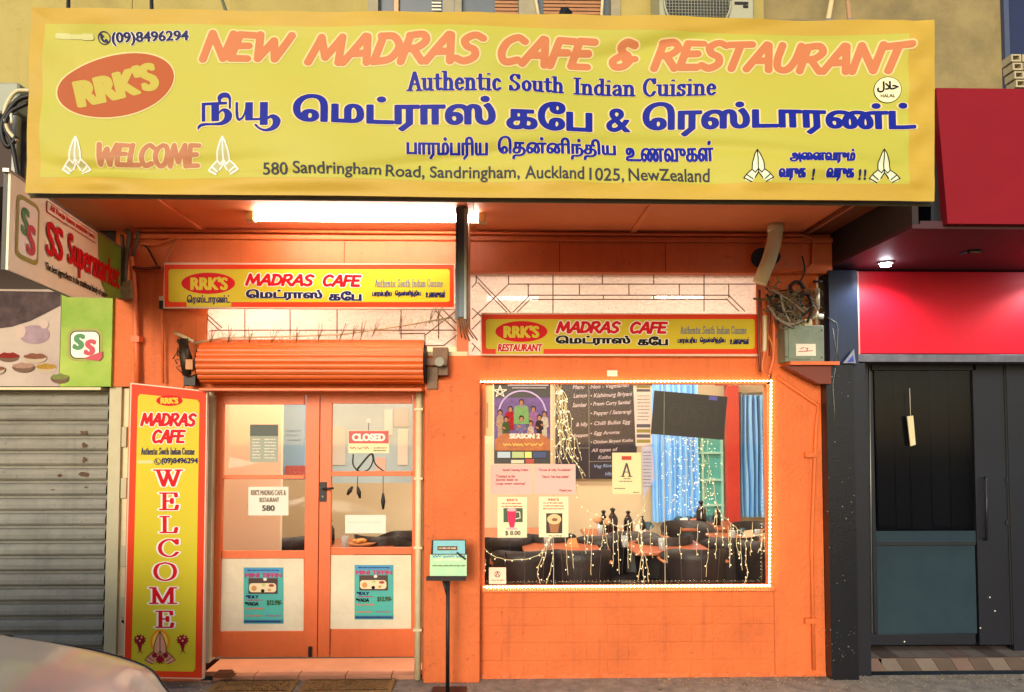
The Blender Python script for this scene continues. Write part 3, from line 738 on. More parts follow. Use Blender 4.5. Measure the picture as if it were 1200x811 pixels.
for s, bx in (('Authentic', (477, 90, 588, 112)), ('South', (596, 92, 661, 112)), ('Indian', (671, 93, 745, 113)), ('Cuisine', (753, 93, 838, 114))):
    text(s, bx, BF, bt, BLU, 'serif', (2.2, .95), .8, CRH, slope=sl_ * .5, step=.4)
def zz_(*p): return np.array([(225 + a / 10, 105 + c / 10) for a, c in p])
niyu = [zz_(*q) for q in (((145, 190), (188, 190), (188, 408), (145, 408)), ((145, 190), (450, 190), (450, 222), (145, 222)), ((262, 215), (355, 215), (355, 410), (262, 410)), ((552, 200), (583, 200), (583, 310), (552, 310)),
        ((668, 205), (757, 205), (757, 418), (668, 418)), ((750, 392), (845, 392), (845, 418), (750, 418)), ((840, 205), (932, 205), (932, 475), (840, 475)))]
niyu += [cat(zz_(*q), 4, True) for q in (((355, 300), (400, 268), (455, 275), (505, 320), (508, 380), (470, 430), (390, 460), (250, 455), (160, 460), (118, 480), (100, 505), (92, 470), (115, 440), (170, 425), (280, 430), (370, 420), (415, 380), (420, 330), (400, 300), (370, 315), (355, 335)),
        ((350, 195), (335, 140), (360, 100), (410, 82), (465, 92), (497, 140), (497, 205), (496, 268), (473, 268), (470, 170), (445, 145), (405, 145), (378, 165), (385, 195), (365, 215)),
        ((552, 280), (583, 290), (590, 370), (600, 388), (630, 370), (655, 320), (668, 260), (668, 340), (640, 395), (600, 420), (570, 405), (555, 360)),
        ((932, 380), (975, 352), (1030, 360), (1075, 400), (1080, 450), (1040, 515), (960, 548), (880, 545), (820, 515), (775, 470), (800, 462), (840, 500), (900, 520), (960, 500), (990, 460), (985, 410), (960, 395), (932, 410)))]
def orient(p):
    A = sum(p[i - 1][0] * p[i][1] - p[i][0] * p[i - 1][1] for i in range(len(p))); return p if A > 0 else p[::-1]
pr_ = shape([orient(q) for q in niyu], [], (0, 0), [0., 1.5], .5); lay(pr_[1], BF.up(1), bt, CRH, 'lettering_outline'); lay(pr_[0], BF.up(2), bt, BLU, 'lettering')
for s, bx, ex in (('மெட்ராஸ்', (347, 116, 581, 157), None), ('கபே', (593, 122, 694, 156), None), ('&', (710, 127, 739, 155), None), ('ரெஸ்டாரண்ட்', (753, 121, 1068, 161), None)):
    text(s, bx, BF, bt, BLU, 'font', (2.3, 1.1) if s != '&' else (1.3, .7), 1.5, CRH, slope=sl_ * .7, extra=ex, step=.5)
for s, bx in (('பாரம்பரிய', (477, 163, 572, 188)), ('தென்னிந்திய', (583, 163, 722, 189)), ('உணவுகள்', (733, 165, 836, 190)), ('அனைவரும்', (921, 178, 998, 195)), ('வருக', (908, 201, 940, 215)), ('வருக', (963, 201, 996, 215))):
    text(s, bx, BF, bt, BLU, 'font', (1.0, .45), .7, CRH, slope=sl_ * .5, step=.4)
for s, bx in (('!', (947, 202, 950, 214)), ('!', (1001, 202, 1004, 214)), ('!', (1007, 202, 1010, 214))): text(s, bx, BF, bt, NVI, 'font', (.7, .5), step=.3)
for s, bx in (('580', (312, 195, 341, 209)), ('Sandringham', (347, 194, 448, 212)), ('Road,', (453, 195, 498, 212)), ('Sandringham,', (504, 196, 609, 214)), ('Auckland', (615, 196.5, 684, 212)), ('1025,', (690, 198, 731, 215)), ('NewZealand', (736, 198, 831, 214))):
    text(s, bx, BF, bt, M('address_ink', '#3a3c46', .5), 'font', (.3, .22), slope=sl_ * .4, step=.4)
text('(09)8496294', (131, 39, 224, 54), BF, bt, NVI, 'font', (.8, .35), .6, WHI, step=.4)
lines([cat([(122.5 + 7 * math.cos(t), 45 + 6.8 * math.sin(t)) for t in np.linspace(0, 6.28, 16)], 2)], .6, BF, bt, NVI)
lines([cat([(119.5, 41.5), (119.2, 45), (121.5, 48), (125.2, 48.6)], 4)], 1.3, BF, bt, NVI)
lines([[(119, 41.5), (121, 43)], [(124.5, 46.8), (126, 49)]], 1.2, BF, bt, NVI)
rdn = random.Random(5)
for k_, (a, c, y0_, y1_) in enumerate(((67, 84, 40.5, 46.5), (83, 97, 41.5, 46), (96, 110, 40.8, 46.8))): lay(shape([np.array(rrect(a, y0_, c, y1_, 2.2))], [], (.4, .4), [0.], .5)[0], BF.up(1 + k_), bt, M('washed_out_ink', '#c6c68a', .6), 'faded_print')
# oval mark
def logo(cx, cy, rx, ry, rot, fn, par, hal, tb, red, cream, st=.4, pen=(1.5, .8)):
    if hal: flat(ell(cx, cy, rx + hal, ry + hal, rot), fn, par, cream, 1, 'oval_edge')
    o = flat(ell(cx, cy, rx, ry, rot), fn, par, red, 2, 'oval')
    text("RRK'S", tb, fn, par, cream, 'font', pen, rot=rot, step=st, k=2)
SAO = M('banner_oval_ink', '#a8562f', .45)
# the oval is cut fine so that it follows the cloth
def grid_fill(pl, n=10):
    """clean polygons of a filled outline on a px grid (follows the cloth)"""
    return pl
for polys, mt, kk, nm in ((None, CRH, 1, 'oval_edge'), (None, SAO, 2, 'oval')):
    g = 0 if kk == 2 else 1.8; t = np.linspace(0, 2 * math.pi, 72, endpoint=False)
    rings = []
    for q in range(12):
        r0, r1 = q / 12, (q + 1) / 12
        for i in range(72):
            a, c = t[i], t[(i + 1) % 72]
            pts = [(137.5 + ((rx_) * math.cos(T) * math.cos(-.19) - ry_ * math.sin(T) * math.sin(-.19)), 100.5 + (rx_ * math.cos(T) * math.sin(-.19) + ry_ * math.sin(T) * math.cos(-.19)))
                   for T, rx_, ry_ in ((a, (69 + g) * r0, (36 + g) * r0), (a, (69 + g) * r1, (36 + g) * r1), (c, (69 + g) * r1, (36 + g) * r1), (c, (69 + g) * r0, (36 + g) * r0))]
            rings.append(pts[1:] if q == 0 else pts)
    lay(rings, BF.up(kk), bt, mt, nm)
text("RRK'S", (87, 83, 187, 117), BF, bt, M('banner_logo_cream', '#b5a94c', .5), 'font', (3.6, 2.0), rot=-.24, step=.5, k=2)
# halal roundel
lay([ell(1037, 108, 15.6, 15.6)], BF.up(1), bt, BKI, 'roundel_edge'); lay([ell(1037, 108, 14.8, 14.8)], BF.up(2), bt, M('roundel_cream', '#e4ddb0', .5), 'roundel')
text('ل\ufefc\ufea3', (1025, 98, 1049, 111), BF, bt, BKI, 'font', (.5, .4), step=.3, k=3)
text('HALAL', (1029, 113, 1045, 117), BF, bt, BKI, 'font', (.1, .1), step=.3, k=3)
for x0, y0, x1, y1, ink, fl, wd in ((75, 162, 108, 205, WHI, M('faded_palm_fill', '#aaa870', .5), .9), (246, 164, 283, 207, WHI, M('faded_palm_fill', '#aaa870', .5), .9), (868, 177, 903, 216, BKI, M('palm_fill', '#cfd8b8', .5), .6), (1013, 178, 1050, 217, BKI, M('palm_fill', '#cfd8b8', .5), .6)):
    bo, ln = namaste(x0, y0, x1, y1); lay(shape([np.array(bo)], [], (.3, .3), [0.], .6)[0], BF.up(1), bt, fl, 'joined_palms'); lines(ln, wd, BF, bt, ink, 2)

# ============================================================ fixed signs
def panel_sign(px, y, name, label, catg='sign'):
    """board with rim whose face covers px=(x0,y0,x1,y1)"""
    t = thing(name, label, catg, (P((px[0] + px[2]) / 2, px[3], y)[0], y + .03, za(px[3], 600, y)))
    pbox(*px, y, y + .035, .003).build('board', M('sign_rim', '#d9b7a0', .4), t)
    return t
def sgn(px, y, label, right_of=False):
    t = panel_sign(px, y, 'shop_sign', label); f = plane(y); x0, y0, x1, y1 = px
    flat(rc(x0 + 1.2, y0 + 1.5, x1 - 1.2, y1 - 2.2), f, t, RDB, 1, 'red_border'); flat(rrect(x0 + 6, y0 + 7, x1 - 6, y1 - 8, 3), f, t, YEL, 2, 'yellow_field')
    return t, f
YS1 = -.13
t, f = sgn((191.5, 308.5, 533, 362), YS1, 'long yellow sign with red border above the double doors, Tamil line under its oval'); f = f.up(2)
flat(ell(244, 332, 31.5, 12.5), f, t, RDL, 1, 'oval'); text("RRK'S", (223, 324.5, 267, 340), f, t, YEL, 'font', (1.15, .55), step=.25, k=1)
flat(rc(218.5, 344, 271, 359.6), f, t, YEL, 1, 'yellow_tab')
text('ரெஸ்டாரண்ட்', (219, 345.5, 270, 357), f, t, NVI, 'font', (.35, .25), step=.3, k=1)
for s, bx in (('MADRAS', (287, 320.5, 369, 335.5)), ('CAFE', (378, 321.5, 424, 336.5))): text(s, bx, f, t, RDL, 'brush', (1.9, 1.6), 1.1, WHI, shear=.12, slope=.012, step=.3)
for s, bx in (('மெட்ராஸ்', (288, 339, 378, 352)), ('கபே', (385, 341, 424, 352.5))): text(s, bx, f, t, NVI, 'font', (1.1, .5), .7, WHI, slope=.006, step=.3)
def smalls(x0, x1, y, f, t):
    w = x1 - x0
    text('Authentic South Indian Cuisine', (x0, y - 4, x1, y + 5.5), f, t, M('slate_ink', '#5a6a8a', .5), 'serif', (.42, .2), step=.22)
    for s, a, c in (('பாரம்பரிய', 0, .27), ('தென்னிந்திய', .31, .67), ('உணவுகள்', .73, 1)): text(s, (x0 - 3 + (w + 6) * a, y + 9, x0 - 3 + (w + 6) * c, y + 17.5), f, t, NVI, 'font', (.35, .2), step=.25)
smalls(439, 519, 331, f, t)
t, f = sgn((563.5, 367, 890.5, 417), -.06, 'long yellow sign with red border over the big window, RESTAURANT under its oval'); f = f.up(2)
flat(ell(611, 388.5, 30.5, 12.2), f, t, RDL, 1, 'oval'); text("RRK'S", (590, 381.5, 632, 396), f, t, YEL, 'font', (1.15, .55), step=.25, k=1)
flat(rc(581, 402.5, 637, 414.8), f, t, YEL, 1, 'yellow_tab')
text('RESTAURANT', (583, 403, 636, 412), f, t, RDL, 'font', (.5, .3), .5, WHI, shear=.2, step=.25, k=2)
for s, bx in (('MADRAS', (651, 376, 728, 391)), ('CAFE', (738, 376.5, 783, 391.5))): text(s, bx, f, t, RDL, 'brush', (1.9, 1.6), 1.1, WHI, shear=.12, step=.3)
for s, bx in (('மெட்ராஸ்', (651, 393, 739, 405)), ('கபே', (747, 394, 783, 405))): text(s, bx, f, t, BKI, 'font', (1.1, .5), .7, WHI, step=.3)
smalls(797, 875, 386, f, t)
# tall WELCOME board, tilted a little in the picture: built upright on the left pier
WY = -.16
t = thing('welcome_sign', 'tall narrow yellow board with WELCOME in red letters down the left of the doors', 'sign', (xa(192, 790, WY), WY + .03, za(796, 192, WY)))
f0 = plane(WY); BD = ((153, 448.5), (243, 458), (238, 796), (144, 794))
def q4(u, v):
    (ax, ay), (bx, by), (cx, cy), (dx, dy) = BD
    return (1 - v) * ((1 - u) * ax + u * bx) + v * ((1 - u) * dx + u * cx), (1 - v) * ((1 - u) * ay + u * by) + v * ((1 - u) * dy + u * cy)
cs = [P(*q, WY + .0) for q in BD]; B().prism([(x, z) for x, z in cs], WY, WY + .035).build('board', M('sign_rim', '#d9b7a0', .4), t)
def qr(u0, v0, u1, v1): return [q4(u0, v0), q4(u1, v0), q4(u1, v1), q4(u0, v1)]
flat(qr(.015, .004, .985, .996), f0, t, RDB, 1, 'red_border'); flat([q4(*p) for p in ((.1, .045), (.13, .035), (.87, .035), (.9, .045), (.9, .965), (.87, .975), (.13, .975), (.1, .965))], f0, t, YEL, 2, 'yellow_field')
f = f0.up(2)
flat(ell(198.5, 469.5, 15.5, 6.3), f, t, RDL, 1, 'oval'); text("RRK'S", (188, 465.8, 209, 473.2), f, t, YEL, 'font', (.7, .4), step=.25, k=1)
text('MADRAS', (164, 483.5, 231, 500), f, t, RDL, 'brush', (1.9, 1.6), 1.0, WHI, shear=.12, step=.35, slope=.01)
text('CAFE', (178, 503, 218, 520), f, t, RDL, 'brush', (1.9, 1.6), 1.0, WHI, shear=.12, step=.35)
text('Authentic South Indian Cuisine', (165, 524.5, 228, 533), f, t, NVI, 'serif', (.42, .2), step=.22)
text('(09)8496294', (189, 536.5, 232, 545), f, t, NVI, 'font', (.4, .25), step=.25)
lines([ell(184.5, 541, 3.5, 3.6)], .35, f, t, NVI); lines([[(183, 539), (183.3, 541.8), (185.8, 543)]], .6, f, t, NVI)
flat(rrect(160.8, 539.5, 179, 543.2, 1.4), f, t, M('washed_out_ink', '#c6c68a'), 1, 'faded_print')
for ch, bx in (('W', (179, 550, 215, 570.5)), ('E', (186, 577, 210, 598)), ('L', (186.5, 604.5, 209, 625)), ('C', (185, 631.5, 210, 653)), ('O', (179.5, 658.5, 207.5, 681)), ('M', (174, 688, 208, 708)), ('E', (181.5, 715.5, 204.5, 736))):
    text(ch, bx, f, t, RDL, 'serif', (2.3, .9), 1.5, WHI, step=.35)
flat(ell(187.5, 752, 11.5, 14), f, t, M('sun_orange_ink', '#e58a1c', .5), 1, 'halo_disc'); flat(ell(187.5, 752, 9, 11.5), f, t, M('sun_pale_ink', '#efc64a', .5), 2, 'halo_disc')
bo, ln = namaste(169, 740, 206, 778); lay(shape([np.array(bo)], [], (.3, .3), [0.], .4)[0], f.up(3), t, M('hand_tan_ink', '#d89a78', .5), 'joined_palms'); lines(ln, .5, f, t, M('hand_line_ink', '#7a3a2a', .5), 4)
mg = M('marigold_red_ink', '#8c1626', .5); rr = random.Random(2)
fl = []
for cx, cy, r_ in ((187.5, 773, 6), (181, 768, 4), (194, 768, 4)):
    fl.append([(cx + r_ * (1 if i % 2 else .6) * math.cos(i * math.pi / 9), cy + r_ * (1 if i % 2 else .6) * math.sin(i * math.pi / 9)) for i in range(18)])
flat(fl[0], f, t, mg, 5, 'flower'); flat(fl[1], f, t, mg, 6, 'flower'); flat(fl[2], f, t, mg, 6, 'flower')
for cx in (163.8, 214):
    flat([(cx + 8 * (1 if i % 2 else .72) * math.cos(i * math.pi / 11), 750 + 7 * (1 if i % 2 else .72) * math.sin(i * math.pi / 11)) for i in range(22)], f, t, mg, 1, 'posy')
    flat([(cx - 3, 755), (cx + 3, 755), (cx + 1.2, 762), (cx + 4, 767), (cx, 763), (cx - 3, 767), (cx - 1, 762)], f, t, mg, 2, 'posy_stem')
    for a, c in ((-3, -2), (2, -3), (0, 1)): flat(ell(cx + a, 750 + c, 1.1, 1.1, n=8), f, t, M('posy_pale_ink', '#d8b070', .5), 3, 'bud')

# ============================================================ fluorescent tube under the canopy
t = thing('fluorescent_light', 'long lit fluorescent tube light under the orange soffit above the doors', 'lamp', (xa(430, 257, -.5), -.5, ZS))
TY = -.5; xt0, xt1 = xa(290, 257, TY), xa(570, 257, TY); zt0 = za(250, 430, TY)
B().box(xt0 + .01, xt1 - .01, TY - .045, TY + .045, zt0 - .003, ZS - .002, .004).build('batten_body', M('dusty_batten', '#a88f80', .5), t)
TGL = M('fluorescent_glow', '#fffaf0', .4, emit=34, ecol='#fff6e6')
B().tube([(xt0 + .06, TY - .018, zt0 - .035), (xt1 - .06, TY - .018, zt0 - .035)], .03, 12).build('tube', TGL, t)
for x in (xt0 + .03, xt1 - .03): B().box(x - .03, x + .03, TY - .05, TY + .02, zt0 - .07, zt0 - .004, .008).build('lamp_holder', M('lamp_holder_plastic', '#d9c48a', .4), t)
# projecting board seen edge on
t = thing('projecting_board', 'thin blue grey board hanging edge-on from the soffit between the two yellow signs', 'sign', (xa(541, 300, -.7), -.4, 2.55))
SLT = M('slate_board_edge', '#4d6a80', .4, noise=.5, nscale=12, stretch=(6, 1, .4))
xb0, xb1 = xa(534, 300, -.7), xa(547, 300, -.7)
B().box(xb0, xb1, -.7, -.12, za(372, 540, -.7), ZS - .003, .004).build('panel', SLT, t)
for k_, (mm, a) in enumerate(((M('board_rim_dark', '#2f3f4e', .4), .0), (M('board_rim_pale', '#9fb0b0', .4), .9))):
    B().box(xb0 + (xb1 - xb0) * a * .85, xb0 + (xb1 - xb0) * (a * .85 + .22), -.712, -.701, za(374, 540, -.7), ZS - .02).build('edge_trim', mm, t)
B().box(xb1 + .001, xb1 + .006, -.69, -.12, za(370, 540, -.7), ZS - .01).build('side_panel', M('board_side_tan', '#9c6a48', .5, noise=.4, nscale=9), t)
for q in range(5):
    xx = xb0 + .01 + q * .016; b = B().tube([(xx, -.69, za(370, 540, -.7)), (xx + .02, -.66, za(385, 540, -.7)), (xx + .03 + .01 * q, -.62, za(394 + 2 * q % 5, 540, -.7))], .005, 5); b.build('loose_strip', M('board_side_tan', '#9c6a48'), t)

# ============================================================ roller shutter over the doors
SY = -.16
t = thing('roller_shutter', 'rolled up orange roller shutter fixed above the double doors', 'shutter', (xa(365, 430), -.1, za(457, 365)))
x0, x1 = xa(231, 430, -.24), xa(496, 430, -.24); zc_, rr_ = za(426, 365, -.13), .145
prof = []
nl = 15
for k in range(nl):          # each lath of the roll is a rounded facet
    a0, a1 = R(-115 + 18.5 * k), R(-115 + 18.5 * (k + 1))
    pts = []
    for j in range(6):
        a = a0 + (a1 - a0) * j / 5; rr2 = rr_ + .007 * math.sin(math.pi * j / 5) ** .6 - (.004 if j in (0, 5) else 0)
        pts.append((-.125 - rr2 * math.cos(a), zc_ + rr2 * math.sin(a)))
    b = B(); n = len(pts)
    vs = [(x0, y_, z_) for y_, z_ in pts] + [(x1, y_, z_) for y_, z_ in pts]
    b.mesh(vs, [(j, j + 1, n + j + 1, n + j) for j in range(n - 1)], True)
    b.build('shutter_lath', ORR, t)
B().box(x0 + .01, x1 - .01, -.235, -.03, za(458.5, 365, -.2), za(455, 365, -.2), .004).build('bottom_rail', ORR, t)
B().box(x0 - .0, x1, -.125, -.004, zc_ + rr_ - .035, zc_ + rr_ - .005).build('back_flashing', ORR, t)
for x in (x0 - .012, x1 + .002): B().tube([(x, -.125, zc_), (x + .01, -.125, zc_)], rr_ - .006, 20).build('end_disc', DRK, t)
pbox(497, 420, 523, 428, -.16, -.12).build('end_bracket', M('rusty_bracket', '#7a5a42', .6, noise=.5, nscale=20), t)
pbox(507, 407, 525, 440, -.10, -.01, .004).build('end_bracket', M('rusty_bracket', '#7a5a42'), t)
pbox(500, 430, 513, 456, -.12, -.09, .003).build('end_bracket', M('rusty_bracket', '#7a5a42'), t)
B().tube([V(515, 424, -.18), V(515, 424, -.1)], .035, 10).build('bearing', GAL, t)
# gear and chain bundle at the left end
b = B(); rg = random.Random(4)
b.tube([V(214, 398, -.15), V(218, 420, -.17), V(219, 440, -.16)], [.03, .045, .03], 9)
for q in range(26):
    c0 = V(216 + rg.uniform(-8, 10), 415 + rg.uniform(-20, 24), -.17 + rg.uniform(-.03, .03)); a = rg.uniform(0, 6.28); l = rg.uniform(.02, .05)
    b.tube([c0, c0 + Vector((math.cos(a) * l, -.01, math.sin(a) * l)), c0 + Vector((math.cos(a + 1.2) * l * 1.3, 0, math.sin(a + 1.2) * l * 1.3))], .004, 5)
b.build('gear_and_chain', M('greasy_gear', '#3d3022', .5, metal=.4, noise=.4, nscale=30), t)
pbox(217, 421, 226, 433, -.22, -.18, .004).build('limit_switch', M('switch_orange', '#c98552', .5), t)
B().tube([V(205, 390, -.06), V(214, 394, -.1), V(226, 400, -.16)], .012, 7).build('axle_stay', CRP, t)
for a in (206, 233): pass
pbox(215, 440, 229, 452, -.14, -.05, .002).build('mounting_plate', DRK, t)
B().tube([V(216, 452, -.12), V(213, 465, -.12)], .004).build('hanging_lug', DRK, t)
# bird spikes
t = thing('bird_spike_strip', 'row of thin bird spikes along the top of the orange shutter roll', 'bird spikes', (xa(365, 400), -.12, zc_ + rr_))
b = B(); b.tube([V(228, 402, -.13), V(260, 396, -.13), V(330, 394.5, -.13), V(400, 392, -.12), V(470, 382, -.1), V(530, 372, -.08)], .007, 6); b.build('base_strip', M('wire_netting', '#b8a888', .6), t)
spk = M('spike_wire', '#7b6240', .5, metal=.5)
bases = [(246, 404), (267, 403), (292, 403), (318, 403), (347, 402), (373, 399), (398, 398), (413, 396), (423, 396), (437, 392), (468, 386), (504, 376), (512, 374)]
for (px, py) in bases:
    b = B(); p0 = V(px, py, -.14)
    for q in range(5):
        a = R(rg.uniform(58, 88)); l = rg.uniform(.07, .14); d = Vector((math.cos(a) * l, rg.uniform(-.05, .03), math.sin(a) * l)); b.tube([p0 - d * .15, p0 + d], .0016, 4)
    b.build('spike_cluster', spk, t)
b = B()
for q in range(120):
    px = rg.uniform(245, 530); py = 402 - max(0, (px - 400)) * .2; p0 = V(px, py, -.12); a = R(rg.uniform(50, 130)); l = rg.uniform(.03, .11)
    b.tube([p0, p0 + Vector((math.cos(a) * l, rg.uniform(-.02, .02), math.sin(a) * l))], .0012, 3, cap=False)
tag(b.build('fine_wire', M('fine_pale_wire', '#b59a70', .5), t), kind='stuff')

# ============================================================ left side pipes and cables
t = thing('cable_riser', 'orange painted pipe and cables climbing the corner beside the supermarket sign', 'pipe', (xa(155), -.05, 0))
B().tube([V(157, 272, -.06), V(152, 290, -.07), V(156, 320, -.07), V(158, 345, -.05), V(160, 410, -.05), V(161, 450, -.05)], .02, 8).build('conduit', ORT, t)
B().box(xa(157), xa(166), -.075, -.004, za(403), za(396)).build('pipe_clip', ORT, t)
B().tube([V(191, 318, -.06), V(190, 380, -.05), V(191, 449, -.05)], .010, 7).build('conduit', ORT, t)
for pts, r_, mt in (([(160, 282), (172, 290), (178, 300), (184, 311)], .007, DRK), ([(156, 313), (170, 315), (188, 313)], .012, M('dark_red_cable', '#6b2c1a', .5)), ([(162, 285), (180, 287), (205, 279), (212, 281)], .008, ORT), ([(210, 279), (200, 290), (190, 318)], .006, M('pale_brown_cable', '#a86a44', .5)),
                    ([(147, 270), (152, 276), (148, 300), (146, 330)], .018, M('grimy_cable', '#5a4636', .6)), ([(143, 275), (144, 300), (141, 335)], .014, M('grimy_cable', '#5a4636')), ([(162, 270), (160, 285), (155, 300)], .012, M('grimy_cable', '#5a4636'))):
    B().tube([Vector(p) for p in cat([tuple(V(a, c, -.09)) for a, c in pts], 4)], r_, 7).build('cable', mt, t)
pbox(136, 328, 154, 350, -.09, -.02, .004).build('junction_bracket', M('sandy_bracket', '#9c8560', .8, noise=.4, nscale=30), t)
pbox(186, 347, 194, 352, -.08, -.03, .003).build('sensor_head', CRP, t); pbox(186, 352, 193, 362, -.07, -.03, .004).build('sensor_body', DRK, t)

# ============================================================ downpipe elbow, bundle, meter at the right
t = thing('waste_pipe', 'short bent cream waste pipe coming out of the soffit at the right', 'pipe', (xa(900, 300, -.25), -.25, 2.9))
B().tube([V(909, 262, -.3), V(909, 272, -.3), V(907, 285, -.28), V(901, 305, -.26), V(890, 332, -.24)], .052, 14).build('pipe', CRP, t)
B().tube([V(909, 254, -.3), V(909, 260, -.3)], .072, 14).build('collar', CRP, t); B().tube([V(909, 261, -.3), V(908.5, 272, -.3)], .058, 14).build('socket', CRP, t)
t = thing('vent_grille', 'dark round vent hole in the fascia behind the bent pipe', 'vent', (xa(895, 300), -.06, za(302)))
B().tube([V(892, 302, -.09), V(892, 302, -.07)], .075, 16).build('vent_ring', DRK, t); B().tube([V(905, 301, -.085), V(905, 301, -.072)], .06, 16).build('vent_ring', DRK, t)
MX = xa(928, 350)
t = thing('cable_bundle', 'tangled mass of dusty cables and netting above the grey meter box', 'cables', (MX, -.1, za(375)))
b = B(); rg = random.Random(11)
for q in range(300):
    px = min(958, max(903, rg.gauss(927, 13))); py = rg.uniform(342, 380) - (8 if px > 944 else 0) - (10 if px < 912 else 0); c0 = V(px, py, -.08 - rg.random() * .12); pts = [c0]; a = rg.uniform(0, 6.28)
    for s_ in range(5): a += rg.uniform(-1.3, 1.3); c0 = c0 + Vector((math.cos(a), rg.uniform(-.5, .5), math.sin(a))) * .014; pts.append(c0)
    b.tube(pts, rg.choice([.002, .003, .005, .007]), 5, cap=False)
tag(b.build('tangled_strands', M('dusty_strand', '#8f8064', .8, noise=.85, nscale=22, dark='#2a221a'), t), kind='stuff')
for pts in (((898, 345), (915, 365), (935, 372), (950, 362)), ((905, 340), (925, 352), (945, 368)), ((910, 372), (925, 380), (940, 376)), ((948, 345), (952, 360), (946, 378)), ((915, 345), (918, 362), (926, 378)), ((900, 358), (912, 374), (930, 384))):
    B().tube([Vector(p) for p in cat([tuple(V(a, c, -.19)) for a, c in pts], 4)], rg.choice([.007, .010]), 7).build('cable', rg.choice([BLK, DRK, M('grey_cable', '#8a8478', .5)]), t)
for px, py, r_ in ((926, 366, .036), (934, 338, .05), (943, 352, .048), (908, 352, .035), (920, 360, .04)):
    c0 = V(px, py, -.14); b = B()
    b.tube([c0 + Vector((math.cos(a) * r_, .01 * math.sin(3 * a), math.sin(a) * r_)) for a in np.linspace(0, 5.9, 14)], .014, 6); b.build('cable_coil', M('black_cable', '#17130f', .5), t)
for pts, r_, mt in (([(897, 337), (905, 342), (925, 340), (938, 345)], .006, BLK), ([(883, 350), (900, 351), (915, 350)], .009, M('olive_cable', '#5c5a2e', .5)), ([(895, 352), (897, 400), (893, 430), (896, 438)], .012, ORT), ([(905, 352), (907, 390), (906, 420), (901, 440)], .013, ORT), ([(890, 340), (889, 400), (891, 436)], .010, M('dark_red_cable', '#6b2c1a')),
                    ([(911, 360), (912, 385), (906, 408), (903, 444)], .006, M('dark_red_cable', '#6b2c1a')), ([(896, 370), (896, 405), (895, 412)], .016, CRP), ([(900, 392), (906, 412), (902, 440)], .008, M('amber_cable', '#b8701e', .5)), ([(940, 300), (943, 318), (935, 334)], .006, DRK)):
    B().tube([Vector(p) for p in cat([tuple(V(a, c, -.11)) for a, c in pts], 4)], r_, 7).build('cable', mt, t)
t = thing('meter_box', 'grey green electricity meter box with a white label beside the navy pillar', 'meter box', (xa(942, 420), -.1, za(427)))
MB_ = M('meter_grey_green', '#7d8a78', .5, metal=.2, noise=.3, nscale=14, bump=.1)
pbox(920, 381, 966, 424, -.16, -.01, .006).build('box', MB_, t); pbox(924, 385, 950, 421, -.168, -.161, .003).build('cover', MB_, t)
pbox(933, 403, 956, 417, -.172, -.1685).build('label', PAP, t); lines([[(938, 409), (942, 407)], [(944, 408), (947, 408), (945, 412)], [(936, 412), (952, 411)]], .5, plane(-.1722), t, M('red_pencil', '#b8584a', .6))
for px, py in ((922, 386), (922, 418), (963, 387), (963, 419)): B().tube([V(px, py, -.168), V(px, py, -.158)], .006, 6).build('screw', DRK, t)
pbox(934, 374, 952, 383, -.15, -.05, .006).build('fuse_cap', M('cream_plastic', '#bfae7c', .4), t)
B().box(xa(916, 424), xa(972, 424), -.17, -.005, za(429), za(425)).build('shelf', ORT, t)
b = B(); b.prism([P(918, 429, -.1), P(972, 429, -.1), P(972, 450, -.1), P(958, 450, -.1)], -.13, -.02); b.build('shelf_bracket', M('brown_bracket_paint', '#6d2c1a', .5), t)
t = thing('stop_valve', 'upright pale valve and pipe beside the navy pillar above the meter box', 'valve', (xa(957, 350), -.1, za(376)))
for pr, nm in (([V(957, 325, -.1), V(957, 345, -.1)], .007), ([V(957.5, 338, -.1), V(957.5, 362, -.1)], .02), ([V(957, 362, -.1), V(957, 380, -.1)], .011)): B().tube(pr, nm, 10).build('pipe', M('pale_pipe', '#b8b09a', .4, metal=.3), t)
B().tube([V(953, 330, -.1), V(963, 330, -.1)], .01, 8).build('lever', DRK, t); B().tube([V(951, 371, -.11), V(964, 371, -.11)], .022, 10).build('union', M('pale_pipe', '#b8b09a'), t); B().tube([V(944, 351, -.1), V(956, 351, -.1)], .012, 8).build('branch', M('brass', '#8c6a3c', .4, metal=.6), t)

# ============================================================ supermarket next door on the left
sb = thing('supermarket_building', 'supermarket shopfront next door on the left with closed roller shutter', 'building', (-5, .5, 0))
xs0 = -7.0
SHY = .12
B().box(xs0, xa(148), .3, .5, 0, 7.2).build('rear_wall', CRM, sb)
B().box(xa(131), X0 - .001, -.001, .3, za(453, 140), ZS).build('side_pier', ORA, sb)
B().box(xa(150.5), X0 - .001, -.001, .3, 0, za(453, 140) - .001).build('side_pier', ORA, sb)
jm = CRP
pbox(125, 453, 139, 768, .02, .2).build('door_jamb', M('pale_jamb_paint', '#b9b08c', .5, noise=.15), sb); pbox(139.3, 455, 150, 768, .05, .2).build('jamb_strip', CRP, sb)
for py in (500, 560, 640, 700): pbox(141, py, 148, py + 24, .03, .049, .003).build('wall_plate', M('pale_jamb_paint', '#b9b08c'), sb)
B().tube([V(144, 728, .03), V(147, 730, .0), V(149, 745, .0), V(152, 760, .0)], .012).build('cable', BLK, sb)
SHG = M('shutter_grey', '#8f8c80', .6, spec=.25, streak=.45, noise=.35, nscale=3, stretch=(1, 1, 3), bump=.05)
zt_, nS = za(458, 60, SHY), 19; zp = zt_ / nS
sm_ = bpy.data.meshes.new('shutter_lath'); pts = []
